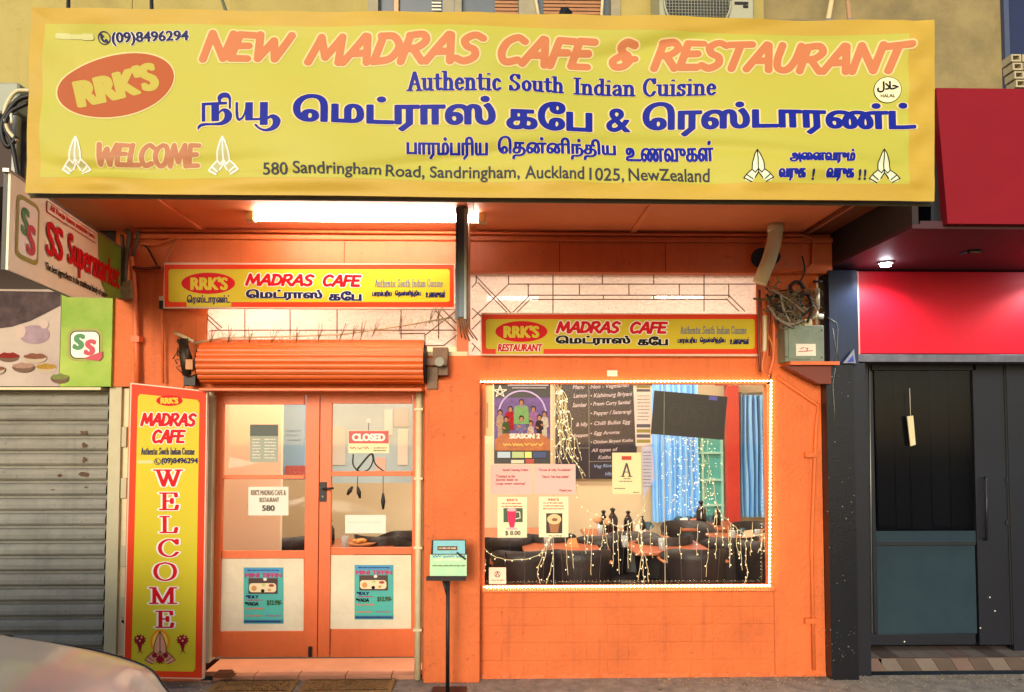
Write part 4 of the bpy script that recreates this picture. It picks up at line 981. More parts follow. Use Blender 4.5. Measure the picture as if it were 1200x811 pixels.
for j in range(9):
    u = j / 8; pts.append(((.014, 0.), (-.018, .02), (-.03, .14), (-.032, .4), (-.027, .6), (-.02, .7), (-.012, .76), (.016, .79), (.016, 1.))[j]); pts[-1] = (pts[-1][0], zp * pts[-1][1])
xr_ = xa(126, 600, SHY); bb = B(); n = len(pts)
bb.mesh([(0, a, c) for a, c in pts] + [(xr_ - xs0, a, c) for a, c in pts], [(j, j + 1, n + j + 1, n + j) for j in range(n - 1)], True)
sm_.from_pydata(bb.v, [], bb.f); sm_.polygons.foreach_set('use_smooth', [False] * len(bb.f)); sm_.materials.append(SHG)
sh = B().box(xs0, xr_, SHY + .03, SHY + .05, 0, zt_).build('shutter', DRK, sb)
for k in range(nS): link('shutter_lath', sm_, sh, Vector((xs0, SHY, zp * k)) - sb.location)
rp = random.Random(9); RUST = M('rust_hole', '#6b5040', .9, noise=.9, nscale=45, dark='#2a1c16')
for px, py, w_, h_ in ((98, 507, 8, 5), (99, 522, 6, 5), (99, 539, 7, 5), (99, 556, 8, 5), (70, 557, 5, 3), (101, 571, 4, 2), (62, 574, 4, 1.5)):
    pl = [(px + w_ * rp.uniform(.35, .95) * math.cos(a), py + h_ * rp.uniform(.3, .9) * math.sin(a)) for a in np.linspace(0, 6.28, 11)[:-1]]
    flat(pl, plane(SHY - .034), sh, RUST, 0, 'rust_patch')
B().box(xs0, xr_, -.02, .3, za(457, 60), za(454, 60)).build('lintel_edge', CRP, sb)
B().box(xs0, xa(132) - .002, .02, .3, za(453, 60) + .002, ZS).build('shop_head', M('dark_green_brown', '#3a2c26', .7), sb)
B().box(xs0, X0 - .051, -1.2, .3, ZS + .11, ZS + .2).build('canopy_roof', GAL, sb)
B().box(xs0, -3.11, -1.2, .3, ZS + .0, ZS + .1).build('canopy_soffit', M('dark_green_brown', '#3a2c26'), sb)
B().box(xs0, X0 - .06, 0.01, .2, ZS + .21, 7.2).build('upper_wall', CRM, sb)
# photo board with spices and green board with the two letters
t = thing('spice_photo_board', 'photo board of coloured spice heaps in bowls above the grey shutter', 'sign', (xa(30), 0, za(454)))
B().box(-4.6, xa(70.5), -.03, .015, za(453, 60), za(340, 60)).build('board', M('photo_print_board', '#c4b4a6', .5, noise=.6, nscale=1.6, dark='#8a7470'), t)
f = plane(-.031)
flat([(-60, 340), (71, 342), (71, 358), (52, 368), (36, 376), (14, 383), (-60, 392)], f, t, M('photo_dark_print', '#33262a', .5, noise=.7, nscale=11, dark='#6b5656'), 1, 'dark_leaves_print')
flat(ell(40, 392, 18, 11), f, t, M('vessel_print', '#a88f9a', .5, noise=.4, nscale=9), 2, 'vessel_print'); flat(ell(24, 388, 6, 8), f, t, M('garlic_print', '#c4ada2', .5), 3, 'garlic_print'); flat(ell(52, 380, 5, 5), f, t, M('garlic_print', '#c4ada2'), 3, 'garlic_print')
for k_, (cx, cy, rx, c) in enumerate(((10, 417, 13, '#8f2a22'), (41, 418, 14, '#8a5844'), (27, 429, 13, '#b08a78'), (54, 430, 12.5, '#b08a3c'), (70, 442, 11, '#7f8a4a'), (-8, 432, 14, '#8a5844'))):
    th_ = np.linspace(0, math.pi, 12)
    flat([(cx + rx * math.cos(a), cy + 7.5 * math.sin(a) ** .8) for a in th_], f, t, M('bowl_print_%s' % 'ab'[k_ % 2], ('#6b5140', '#b3a088')[k_ % 2], .5), 1 + 3 * (k_ % 3), 'bowl_print')
    flat([(cx + rx * .97 * math.cos(a), cy - (4.5 + .8 * math.sin(7 * a + k_)) * math.sin(a) ** .9 + .6) for a in th_] + [(cx - rx * .6, cy + 2.2), (cx, cy + 2.9), (cx + rx * .6, cy + 2.2)], f, t, M('spice_print_%s' % 'abcdef'[k_], c, .7, noise=.45, nscale=70), 2 + 3 * (k_ % 3), 'spice_heap')
t = thing('supermarket_logo_board', 'green board with a white rounded tile holding a green and red double S', 'sign', (xa(101), 0, za(454)))
GRB = M('leaf_green_print', '#6f9c2c', .4, noise=.7, nscale=1.6, dark='#c6cf6a')
pbox(71, 345, 131, 453, -.031, .015).build('board', GRB, t)
def sstile(f, x0, y0, x1, y1, t, st=.4):
    w_, h_ = x1 - x0, y1 - y0
    flat(rrect(x0, y0, x1, y1, w_ * .22), f, t, M('olive_rim', '#8f8a2a', .5), 1, 'tile_rim'); flat(rrect(x0 + w_ * .07, y0 + h_ * .07, x1 - w_ * .07, y1 - h_ * .07, w_ * .18), f, t, M('dark_green_ink', '#24492a', .5), 2, 'tile_rim')
    flat(rrect(x0 + w_ * .1, y0 + h_ * .1, x1 - w_ * .1, y1 - h_ * .1, w_ * .16), f, t, M('tile_white', '#e8e4d6', .5), 3, 'tile')
    for (dx, dy, mt) in ((.14, .16, M('letter_green', '#2b7a3c', .5)), (.46, .33, M('letter_red', '#b3203a', .5))):
        text('S', (x0 + w_ * dx, y0 + h_ * dy, x0 + w_ * (dx + .36), y0 + h_ * (dy + .5)), f, t, mt, 'font', (w_ * .05, w_ * .03), shear=.15, step=st * w_ / 40, k=4)
    flat([(x0 + w_ * .45, y1 - h_ * .08), (x1, y1 - h_ * .3), (x1, y1 - h_ * .1), (x1 - w_ * .1, y1)], f, t, M('letter_red', '#b3203a'), 7, 'red_swoosh')
sstile(f, 79, 385, 120, 423, t)
# projecting sign
ax, az = P(8, 203, -1.78); bx_, bz_ = P(5.5, 316, -1.78)
ax += .02; n0 = Vector((ax, -1.78, az)); zlo = V(7, 316, -1.78).z; far = V(142, 272, -.12)
n1 = Vector((far.x, -.12, az + .0)); Lg = (n1 - n0).length
t = thing('supermarket_projecting_sign', 'white and green supermarket sign sticking out over the footpath with red letters', 'sign', ((n0.x + n1.x) / 2, -.95, zlo))
ud = (n1 - n0).normalized(); nd = Vector((ud.y, -ud.x, 0)) * (1 if ud.y > 0 else -1)   # faces the camera side
zh_ = az - zlo
def bar3(p, q, th, z0, z1, name, mt):
    p, q = Vector(p), Vector(q); d = (q - p).normalized(); nn = Vector((-d.y, d.x, 0)) * th
    vs = [p + Vector((0, 0, 0)), q, q + nn, p + nn]; vv = [(v.x, v.y, z0) for v in vs] + [(v.x, v.y, z1) for v in vs]
    return B().mesh(vv, [(0, 1, 2, 3), (4, 7, 6, 5), (0, 4, 5, 1), (1, 5, 6, 2), (2, 6, 7, 3), (3, 7, 4, 0)]).build(name, mt, t)
zf_ = V(140, 349, -.12).z
def spanel(th, off, name, mt):
    nn = Vector((-ud.y, ud.x, 0)) * th; pr = [(0, az), (1, az), (1, zf_), (.72, zlo + .06), (.5, zlo), (0, zlo)]; fr_ = [n0 + (n1 - n0) * u + nd * off for u, z in pr]; bk = [p + nn for p in fr_]
    vv = [(p.x, p.y, pr[i][1]) for i, p in enumerate(fr_)] + [(p.x, p.y, pr[i][1]) for i, p in enumerate(bk)]; n = 6
    return B().mesh(vv, [tuple(range(n)), tuple(range(2 * n - 1, n - 1, -1))] + [(i, (i + 1) % n, n + (i + 1) % n, n + i) for i in range(n)]).build(name, mt, t)
spanel(.012, 0, 'face', M('cream_sign_face', '#efe8cc', .6, noise=.12, nscale=5, spec=.2))
spanel(.02, -.0135, 'back', DRK)
bar3(n0 - ud * .02, n1 + ud * .01, .03, az + .001, az + .02, 'top_rail', GAL)
W100 = 100.0; fz = uvplane((n0.x, n0.y, az), ud * (Lg / W100), (0, 0, -zh_ / 60), nd, 1)
GRD = M('sign_leaf_green', '#7fa038', .4, noise=.6, nscale=3, dark='#4c7a2a')
vf_ = 60 * (az - zf_) / zh_
flat([(72, 0), (100, 0), (100, vf_), (86, vf_ + .4 * (56.5 - vf_)), (78, 40), (74, 20)], fz, t, GRD, 1, 'green_print')
flat(rrect(4, 9, 20, 50, 4), fz, t, M('olive_rim', '#8f8a2a'), 1, 'tile_rim'); flat(rrect(5.5, 12, 18.5, 47, 3), fz, t, M('tile_white', '#e8e4d6'), 2, 'tile')
text('S', (6.5, 16, 12.5, 34), fz, t, M('letter_green', '#2b7a3c'), 'font', (.9, .8), step=.25, k=3); text('S', (10.5, 25, 17, 45), fz, t, M('letter_red', '#b3203a'), 'font', (.9, .8), step=.25, k=4)
text('SS', (25, 15, 39, 39), fz, t, RDL, 'font', (.7, .7), step=.4, k=3); text('Supermarket', (43, 14, 98, 44), fz, t, RDL, 'font', (.5, .7), step=.4, k=3)
flat(rc(25, 2, 70, 10), fz, t, RDL, 2, 'caption_edge'); flat(rc(25.4, 2.6, 69.6, 9.4), fz, t, M('cream_sign_face', '#e6dcb4'), 3, 'caption')
text('All Pooja Items available here', (27, 3.4, 68, 8.8), fz, t, RDL, 'font', (.12, .12), step=.2, k=4)
text('The best ingredients in the traditional family of cuisine', (25, 44, 84, 51), fz, t, BKI, 'font', (.1, .2), shear=.3, step=.2, k=3)
# things at the upper left, beside the banner
t = thing('cable_box', 'grey box with looping black and white cables at the left end of the banner', 'electrical box', (xa(5, 100, -1.4), -1.4, 3.7))
B().box(xa(-40, 100, -1.5), xa(22, 100, -1.5), -1.5, -1.3, za(132, 0, -1.5), za(96, 0, -1.5), .01).build('box', M('pale_grey_metal', '#9aa08c', .5, noise=.2), t)
B().box(xa(-40, 180, -1.45), xa(30, 180, -1.45), -1.44, -1.25, za(215, 0, -1.5), za(133, 0, -1.5)).build('bracket_frame', M('brown_timber', '#3b2a20'), t)
pbox(14, 135, 19, 212, -1.5, -1.46).build('steel_angle', GAL, t)
for pts, r_, mt in (([(36, 106), (18, 108), (6, 128), (8, 150), (20, 165)], .011, CRP), ([(36, 112), (20, 118), (4, 140), (3, 160), (10, 172), (20, 160)], .014, BLK), ([(34, 120), (12, 132), (6, 150), (14, 168), (22, 210)], .012, BLK), ([(30, 112), (14, 122), (14, 145)], .008, WHT)):
    B().tube([Vector(p) for p in cat([tuple(V(a, c, -1.56)) for a, c in pts], 5)], r_, 8).build('cable', mt, t)

# stays and cables above the banner, air conditioner
for k_, (p, q, r_, mt, lb) in enumerate((((82, -60, 0), (80, 14, -1.85), .010, BLK, 'black stay cable at the far left, above the telephone number on the banner'), ((176, -60, 0), (178, 16, -1.85), .010, BLK, 'black stay cable above the oval mark on the banner'), ((240, -60, 0), (266, 17, -1.85), .009, M('green_grey_wire', '#5c6148', .5), 'thin green grey stay cable above NEW on the banner'),
        ((985, -60, 0), (970, 26, -1.85), .014, M('cream_strap', '#cdbb8a', .6), 'pale doubled stay strap left of its twin above the banner, right of the air conditioner'), ((986, -60, 0), (996, 26, -1.85), .012, M('tan_strap', '#a9845c', .6), 'thin tan stay strap above the right part of the banner'))):
    t = thing('stay_cable', lb, 'cable', V(*q), group='stay cables holding the canopy'); B().tube([V(*p), V(*q)], r_, 7).build('strand', mt, t); B().box(V(*q).x - .025, V(*q).x + .025, -1.87, -1.83, V(*q).z - .02, V(*q).z + .012, .004).build('fixing', GAL, t)
t = thing('air_conditioner', 'pale outdoor air conditioner unit with round grille on the upper wall', 'air conditioner', (xa(828, 20, -.35), -.2, za(60)))
ACM = M('ac_housing', '#a6a88e', .45, noise=.15, nscale=6)
pbox(773, -58, 884, 62, -.34, -.03, .012).build('housing', ACM, t)
cx_, cz_ = P(817, 2, -.35); B().tube([(cx_, -.345, cz_), (cx_, -.352, cz_)], .24, 28).build('fan_opening', M('dark_grille_back', '#2f3330', .6), t)
b = B()
for k_ in range(-10, 11):
    o_ = k_ * .023; h_ = math.sqrt(max(0, .235 ** 2 - o_ ** 2)); b.tube([(cx_ + o_, -.362, cz_ - h_), (cx_ + o_, -.362, cz_ + h_)], .0018, 3); b.tube([(cx_ - h_, -.364, cz_ + o_), (cx_ + h_, -.364, cz_ + o_)], .0018, 3)
tag(b.build('fan_grille', M('pale_grille_wire', '#b9bba4', .5), t), kind='stuff')
b = B(); b.tube([(cx_ + .245 * math.cos(a), -.36, cz_ + .245 * math.sin(a)) for a in np.linspace(0, 6.2832, 33)], .008, 6); b.build('grille_ring', ACM, t)
pbox(861, 2, 877, 5, -.346, -.341).build('badge', DRK, t); pbox(871, 6, 877, 9, -.346, -.341).build('badge', DRK, t)
for px in (790, 866): B().box(xa(px, 60), xa(px, 60) + .03, -.36, -.005, za(66), za(63)).build('wall_bracket', GAL, t)
t = thing('black_lamp', 'small black floodlight tilted up behind the banner in front of the timber blind', 'lamp', V(659, 30, -1.5))
b = B(); b.tube([V(656, 34, -1.6), V(664, 12, -1.6)], .035, 4, smooth=False); b.build('head', BLK, t); B().tube([V(654, 40, -1.6), V(657, 30, -1.6)], .01).build('bracket', BLK, t)

# ============================================================ red shop on the right
rb = thing('red_shop_building', 'neighbouring shop on the right with red fascia, navy pillar and dark glass door', 'building', (4, .5, 0))
XR = 7.0; xq0, xq1 = X1 + .002, xa(1005, 370, -.08)
NVP = M('navy_gloss_paint', '#1c2740', .25, noise=.4, nscale=5, bump=.15, bscale=20)
B().box(xa(966, 350), xq1, -.08, .3, za(427), 3.06).build('pillar_head', NVP, rb)
B().box(X1 + .002, xa(1003, 600, -.10), -.10, .3, 0, za(428)).build('pillar', M('black_pillar_paint', '#070a16', .35, noise=.5, nscale=7, bump=.15), rb)
zsr = za(318, 1100, .1); zrt = za(415, 1100, .06)
pbox(1006.5, 319, 1400, 414.5, .06, .3).build('red_panel', RED, rb)
pbox(1005.5, 318, 1007, 415, .03, .059).build('panel_edge', M('pink_edge', '#d98a80', .4), rb)
pbox(1003.5, 415.5, 1400, 424.5, .0, .3, .003).build('steel_trim', M('speckled_steel', '#6f6f78', .35, metal=.5, noise=.5, nscale=12), rb)
B().box(2.58, XR, -1.15, .3, zsr + .002, zsr + .03).build('canopy_soffit', MAR, rb)
B().box(2.63, XR, -1.15, -1.151 + .05, zsr + .03, za(263, 1150, -1.15) + .02).build('fascia_lip', MAR, rb)
b = B(); c0 = P(1097, 103, -1.2), P(1110.5, 262, -1.2)
b.prism([c0[1], (XR, c0[1][1]), (XR, c0[0][1]), c0[0]], -1.2, -1.0); b.build('red_fascia', REDD, rb)
b = B(); b.prism([P(1093, 118, -1.15), P(1092, 266, -1.15), P(1110, 264, -1.15), P(1099, 110, -1.15)], -1.14, -.6); b.build('fascia_end', M('black_pillar_paint', '#070a16'), rb)
B().box(2.58, 2.62, -1.15, .0, zsr + .031, 3.75).build('canopy_end', M('dark_brown_side', '#2a1c1c', .7), rb)
B().box(2.62, XR, -1.0, .3, 3.7, 3.8).build('canopy_roof', GAL, rb)
B().box(xa(1172, 10) + .002, xa(1178, 10), -.04, .2, 3.55, 7.2).build('corner_trim', M('blue_grey_trim', '#3f4a66', .5), rb)
B().box(xa(1178, 10) + .001, XR, .1, .2, 3.55, 7.2).build('upper_wall', M('night_blue_wall', '#10204a', .5, noise=.2), rb)
B().box(2.62, XR, .3, .5, 3.06, 3.55).build('upper_wall', MAR, rb)
t = thing('roof_block_stack', 'stack of pale hollow blocks above the red fascia at the right edge', 'blocks', (xa(1200, 80, -.6), -.6, za(103, 1200, -.6)))
for r in range(4):
    for c in range(3):
        x = xa(1190 + c * 13 - r * 1.5, 80, -.6); z = za(102 - r * 10, 1190, -.6); b = B(); h_ = .052; w2 = .07
        b.box(x, x + w2, -.6, -.5, z, z + .012); b.box(x, x + w2, -.6, -.5, z + h_ - .01, z + h_); b.box(x, x + .012, -.6, -.5, z + .0121, z + h_ - .0101); b.box(x + w2 - .012, x + w2, -.6, -.5, z + .0121, z + h_ - .0101); b.box(x + .0121, x + w2 - .0121, -.54, -.52, z + .0121, z + h_ - .0101)
        b.build('hollow_block', M('pale_block', '#b9ad8c', .8, noise=.2), t)
# down lights
SPG = M('downlight_glow', '#ffffff', .4, emit=60, ecol='#f4f2ff')
for k_, (px, py) in enumerate(((1038, 309), (1262, 306))):
    x, z = P(px, py, -.22); lb = ('small bright round downlight in the maroon soffit above the red panel', 'second round downlight further right in the maroon soffit')[k_]
    t = thing('downlight', lb, 'lamp', (x, -.22, zsr), group='downlights in the maroon soffit')
    B().tube([(x, -.22, zsr + .001), (x, -.22, zsr - .012)], .05, 20).build('rim', WHT, t); B().tube([(x, -.22, zsr - .0121), (x, -.22, zsr - .03)], .036, 18).build('lens', SPG, t)
    ld = bpy.data.lights.new('downlight_beam', 'SPOT'); lo = bpy.data.objects.new('downlight_beam', ld); COL.objects.link(lo); lo.parent = t; lo.location = (0, -.0, -.06); ld.energy = 30; ld.spot_size = R(145); ld.spot_blend = .6; ld.shadow_soft_size = .03; ld.color = (.93, .95, 1); lo.rotation_euler = (R(8), 0, 0)
t = thing('soffit_sensor', 'small grey fitting with two dark slots in the maroon soffit', 'sensor', (*P(1140, 291, -.6)[:1], -.6, zsr)); x = P(1137, 291, -.55)[0]
B().box(x - .05, x + .05, -.6, -.5, zsr - .02, zsr + .001, .004).build('housing', DRK, t); B().box(x - .035, x + .035, -.607, -.601, zsr - .018, zsr - .006).build('window', GAL, t)
# dark glazed door
DG = .26
zdo = .11
def bx(x0, y0, x1, y1, ya, yb, nm, mt, par=rb, bev=.003): return pbox(x0, y0, x1, y1, ya, yb, bev).build(nm, mt, par)
B().box(xa(1003, 600, -.1) + .001, xa(1012, 600, .05), -.02, .3, 0, za(425)).build('door_reveal', NAVD, rb)
dd = bx(1012, 425.5, 1021, 756, DG - .05, DG + .06, 'door_frame', NAVD)
dor = bx(1144, 425.5, 1181, 756, DG, DG + .05, 'door', NAVD)
bx(1021.3, 425.5, 1143.7, 434, DG, DG + .05, 'rail', NAVD, dor); bx(1021.3, 743, 1143.7, 756, DG, DG + .05, 'rail', NAVD, dor); bx(1021.3, 434.3, 1026, 742.7, DG, DG + .05, 'stile', NAVD, dor)
bx(1026.3, 636, 1143.7, 639, DG - .004, DG + .04, 'rail', BLK, dor, .001)
DGL = M('dark_glass', '#07080d', .12, spec=.35, trans=.55); TGS = M('frosted_teal_glass', '#2a3c44', .3, noise=.9, nscale=1.3, dark='#1d2a34', spec=.3, streak=.3)
bx(1026.3, 434.3, 1143.7, 622, DG + .02, DG + .028, 'pane', DGL, dor, 0); bx(1026.3, 622.3, 1143.7, 635.8, DG + .015, DG + .028, 'frosted_strip', TGS, dor, 0); bx(1026.3, 639.2, 1143.7, 742.7, DG + .015, DG + .028, 'frosted_pane', TGS, dor, 0)
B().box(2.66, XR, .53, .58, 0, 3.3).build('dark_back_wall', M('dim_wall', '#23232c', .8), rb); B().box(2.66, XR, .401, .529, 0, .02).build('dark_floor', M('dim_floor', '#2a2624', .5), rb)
for k_, (a, c, tn) in enumerate(((1028, 1048, '#0c0d14'), (1049, 1066, '#141620'), (1067, 1090, '#0e1018'), (1091, 1112, '#191b26'), (1113, 1142, '#0b0c12'))): bx(a, 436, c, 616 + (k_ % 3) * 2, DG + .1 + .01 * (k_ % 2), DG + .106 + .01 * (k_ % 2), 'vertical_blind', M('blind_%s' % tn[1:], tn, .5, noise=.3, nscale=8), dor, 0)
bx(1026, 640, 1143, 742, DG + .03, DG + .05, 'kick_backing', NAVD, dor, 0)
B().tube([V(1156, 560, DG - .0), V(1156, 560, DG - .05), V(1156, 632, DG - .05), V(1156, 632, DG - .0)], .012, 8).build('pull_handle', M('dull_black_plate', '#2b2a30', .4, metal=.5), dor)
for px, py in ((1149, 736), (1166, 716), (1060, 752), (1160, 700)): B().tube([V(px, py, DG - .003), V(px, py, DG + .002)], .006, 8).build('screw', GAL, dor)
b = B().tube([V(1019, 426, DG - .055), V(1022, 742, DG - .055)], .005); b.build('pale_seal', GAL, dd)
bx(1181.3, 425.5, 1183.5, 756, DG - .01, DG + .04, 'door_gap_strip', BLK); bx(1184, 425.5, 1400, 770, DG - .02, DG + .05, 'side_panel', NAVD)
for py in (490, 560, 610): bx(1179, py, 1182, py + 6, DG - .012, DG - .001, 'hinge', BLK)
t = thing('hanging_tag', 'pale narrow tag hanging on a cord inside the dark glass door', 'tag', (*P(1068, 520, DG)[:1], DG, P(1068, 523, DG)[1]))
B().tube([V(1066, 455, DG - .02), V(1067, 487, DG - .02)], .002).build('cord', WHT, t)
b = B(); b.prism([P(1063, 488, DG - .02), P(1070, 487, DG - .02), P(1073, 521, DG - .02), P(1067, 523, DG - .02)], DG - .022, DG - .012); b.build('card', CRP, t)
# tiled step
B().box(xa(1011, 780, .09), XR, .092, .4, 0, .098).build('step', M('step_mortar', '#6b5648', .8), rb)
t1 = [M('step_tile_brown', '#55473e', .5, noise=.2), M('step_tile_tan', '#6f635a', .5, noise=.2), M('step_tile_pink', '#6f5c54', .5, noise=.2)]
x0_ = xa(1012, 775, .09); n = 13
for k_ in range(n):
    a = x0_ + k_ * .14; b = B(); s_ = .06
    b.prism([(a + s_, .004), (a + .136 + s_ * 0 + .0, .004), (a + .136 - s_ * 0, .095), (a, .095)] if k_ == 0 else [(a - .0 + s_ * .5, .004), (a + .135 + s_ * .5, .004), (a + .135 - s_ * .5, .095), (a - s_ * .5, .095)], .084, .0915); b.build('riser_tile', t1[k_ % 2 if k_ % 5 else 2], rb)
    b = B(); b.mesh([(a, .09, .1035), (a + .135, .09, .1035), (a + .16, .38, .1035), (a + .025, .38, .1035)], [(0, 1, 2, 3)]); b.build('tread_tile', t1[(k_ * 2 + 1) % 3 if k_ % 2 else 1], rb)
t = thing('torn_sticker', 'torn triangle of blue and white paper on the navy pillar', 'sticker', V(998, 425, -.115))
B().prism([P(988, 425.5, -.115), P(1001, 409, -.115), P(1003, 425.5, -.115)], -.113, -.1115).build('paper', M('torn_paper', '#7f8694', .6), t); B().prism([P(993, 424, -.117), P(1000, 416, -.117), P(1001, 424, -.117)], -.1155, -.114).build('print', M('sticker_blue', '#2a3a9a', .6), t)
# scrapes of pale paint on the pillar
b = B(); rs_ = random.Random(6)
pth = [(970, 372), (980, 378), (982, 385), (981, 410), (978, 425)]
B().tube([V(a, c, -.082) for a, c in pth], .0025, 4).build('paint_drip', GAL, rb); B().tube([V(976, 385, -.082), V(979, 405, -.082), (V(983, 420, -.082))], .0018, 4).build('paint_drip', GAL, rb); B().tube([V(979, 432, -.102), V(976, 450, -.102), V(978, 480, -.102), V(978, 500, -.102)], .0016, 4).build('paint_drip', GAL, rb)
for q in range(70):
    px, py = rs_.uniform(962, 1002), rs_.choice([rs_.uniform(430, 780), rs_.uniform(735, 780)]); s_ = rs_.uniform(.3, 1.2); yy = -.1012
    b.poly([V(px + s_ * math.cos(a), py + s_ * math.sin(a), yy) for a in (0, 2.1, 4.2)])
tag(b.build('paint_specks', GAL, rb), kind='stuff')

# ============================================================ things on the doors
GI = DYY + .0185         # just in front of the door glass
def sheet(name, label, cat_, px, y, mat, th=.0012, group=None):
    """a sheet of paper or card at depth y covering px (list of 4 corner pixels or a box)"""
    c = rc(*px) if not isinstance(px[0], tuple) else px
    m_x = sum(p[0] for p in c) / 4; z_ = min(V(*p, y).z for p in c)
    t = thing(name, label, cat_, (V(m_x, 500, y).x, y, z_), group)
    B().prism([P(*p, y) for p in c], y, y + th).build('paper', mat, t)
    return t, plane(y - .0004)
PW = M('creased_white_paper', '#e3d3b4', .8, noise=.15, nscale=7, bump=1., bscale=7)
TQ = M('turquoise_print', '#4fae98', .5, noise=.5, nscale=9, dark='#5a93a8')
for k_, (q, pq) in enumerate((((258, 654.5, 356, 739.5), (285.5, 665, 332, 731)), ((386.5, 650.5, 482, 737), (415.5, 662, 461, 726)))):
    sd_ = ('left', 'right')[k_]
    t, f = sheet('paper_screen', 'big creased white paper covering the lowest pane of the %s door' % sd_, 'paper', q, DYY + .017, PW, group='papers on the lower door panes')
    t, f = sheet('menu_flyer', 'turquoise MINI TIFFIN flyer with food tray photo on the %s door' % sd_, 'poster', pq, DYY + .0135, TQ, group='tiffin flyers on the doors')
    x0, y0, x1, y1 = pq; w_ = x1 - x0; h_ = y1 - y0; u = lambda a, c: (x0 + w_ * a, y0 + h_ * c)
    def bxp(a, c, d, e): return (*u(a, c), *u(d, e))
    flat(rc(*bxp(.02, .01, .98, .09)), f, t, M('flyer_blue', '#3c86b8', .5), 1, 'blue_band'); lines(squiggle(*[u(.1, 0)[0], u(.9, 0)[0]], u(0, .05)[1], 1.2, 5), .3, f, t, BKI, 2)
    text('MINI TIFFIN', bxp(.03, .1, .97, .18), f, t, M('flyer_magenta', '#a8286a', .5), 'font', (.5, .3), step=.25, k=1)
    flat(rc(*bxp(.12, .19, .86, .47)), f, t, M('flyer_brown', '#41241c', .5), 1, 'photo'); flat(rrect(*bxp(.14, .28, .82, .44), 3.5), f, t, M('tray_cream', '#e3cba0', .5), 2, 'tray')
    flat(ell(*u(.26, .37), 3.2, 3.2, n=14), f, t, M('vada_brown', '#c98a42', .5), 3, 'food'); flat(ell(*u(.7, .32), 3.4, 1.7, n=14), f, t, M('chutney_red', '#a83226', .5), 3, 'food'); flat(ell(*u(.5, .31), 2.4, 1.6, n=14), f, t, M('chutney_green', '#b9bf72', .5), 3, 'food'); flat(ell(*u(.48, .415), 2.2, 2, n=14), f, t, BKI, 3, 'food'); flat(ell(*u(.65, .4), 2, 1.6, n=14), f, t, M('vada_brown', '#c98a42'), 3, 'food')
    flat(ell(*u(.54, .21), 2.2, 1.8, n=14), f, t, PAP, 3, 'cup')
    text('*IDLY', bxp(.05, .49, .38, .55), f, t, NVI, 'font', (.35, .2), step=.25); text('*VADA', bxp(.03, .61, .38, .68), f, t, BKI, 'font', (.35, .2), step=.25)
    lines(squiggle(u(.08, 0)[0], u(.48, 0)[0], u(0, .58)[1], 1.6, 2), .4, f, t, M('flyer_magenta', '#a8286a'), 2); lines(squiggle(u(.05, 0)[0], u(.5, 0)[0], u(0, .73)[1], 1.8, 3), .5, f, t, M('flyer_orange', '#cf6a3c', .5), 2); lines(squiggle(u(.05, 0)[0], u(.45, 0)[0], u(0, .86)[1], 1.4, 4), .4, f, t, M('flyer_orange', '#cf6a3c'), 2); lines(squiggle(u(.55, 0)[0], u(.95, 0)[0], u(0, .86)[1], 1.2, 6), .3, f, t, M('flyer_magenta', '#a8286a'), 2)
    text('$12.99/-', bxp(.58, .58, .97, .68), f, t, M('price_green', '#1d4a22', .5), 'font', (.45, .3), step=.25); flat(rc(*bxp(0, .93, 1, .99)), f, t, M('flyer_foot_blue', '#2a6a8a', .5), 1, 'foot_band'); lines(squiggle(u(.04, 0)[0], u(.96, 0)[0], u(0, .96)[1], 1.2, 9), .4, f, t, NVI, 2)
t, f = sheet('opening_hours_sticker', 'dark grey panel of opening hours on the upper pane of the left door', 'sticker', (293, 497.5, 326, 541.5), GI, M('hours_grey', '#8d9484', .5))
flat(rc(293, 497.5, 326, 511), f, t, M('hours_dark', '#38463f', .5), 1, 'dark_head')
for k_ in range(7): lines(squiggle(296, 305, 515 + k_ * 3.6, 1.4, k_), .35, f, t, PAP, 2); lines(squiggle(310, 323, 515 + k_ * 3.6, 1.4, k_ + 20), .35, f, t, PAP, 2)
t, f = sheet('address_notice', "white paper notice reading RRK'S MADRAS CAFE & RESTAURANT 580 on the left door", 'notice', (291, 570.5, 338, 604), GI, PAP)
text("RRK'S MADRAS CAFE &", (294, 574, 335, 580.5), f, t, M('pencil_brown', '#7a6250', .6), 'font', (.15, .1), step=.22); text('RESTAURANT', (304, 583, 327, 588.5), f, t, M('pencil_brown', '#7a6250'), 'font', (.15, .1), step=.22); text('580', (307, 592, 322, 599), f, t, GRI, 'font', (.4, .3), step=.25)
t, f = sheet('closed_sign', 'red and cream CLOSED sign hanging on a hook inside the right door', 'sign', (408, 504.5, 456, 531), GI - .004, M('sign_cream', '#e6cfa0', .5), .002)
flat(rc(408.6, 505, 455.4, 519.6), f, t, M('closed_red', '#b31c26', .4), 1, 'red_field'); text('CLOSED', (412.5, 508, 451.5, 517), f, t, WHI, 'font', (.8, .5), step=.25, k=2); lines(squiggle(410.5, 432, 525, 3, 3), .45, f, t, M('closed_red', '#b31c26'), 1); lines(squiggle(438, 453, 525, 1.4, 4) + squiggle(438, 453, 528, 1.2, 5), .35, f, t, GRI, 1)
B().tube([V(432, 504, GI - .004), V(432, 494, GI - .004)], .0025, 5).build('hook', DRK, t); B().tube([V(432, 493, GI - .006), V(432, 493, GI)], .018, 12).build('suction_cup', PAP, t)
t = thing('hanging_wire_loops', 'black wire hoops and dangling dark tassels inside the right door below the CLOSED sign', 'ornament', V(430, 600, .14))
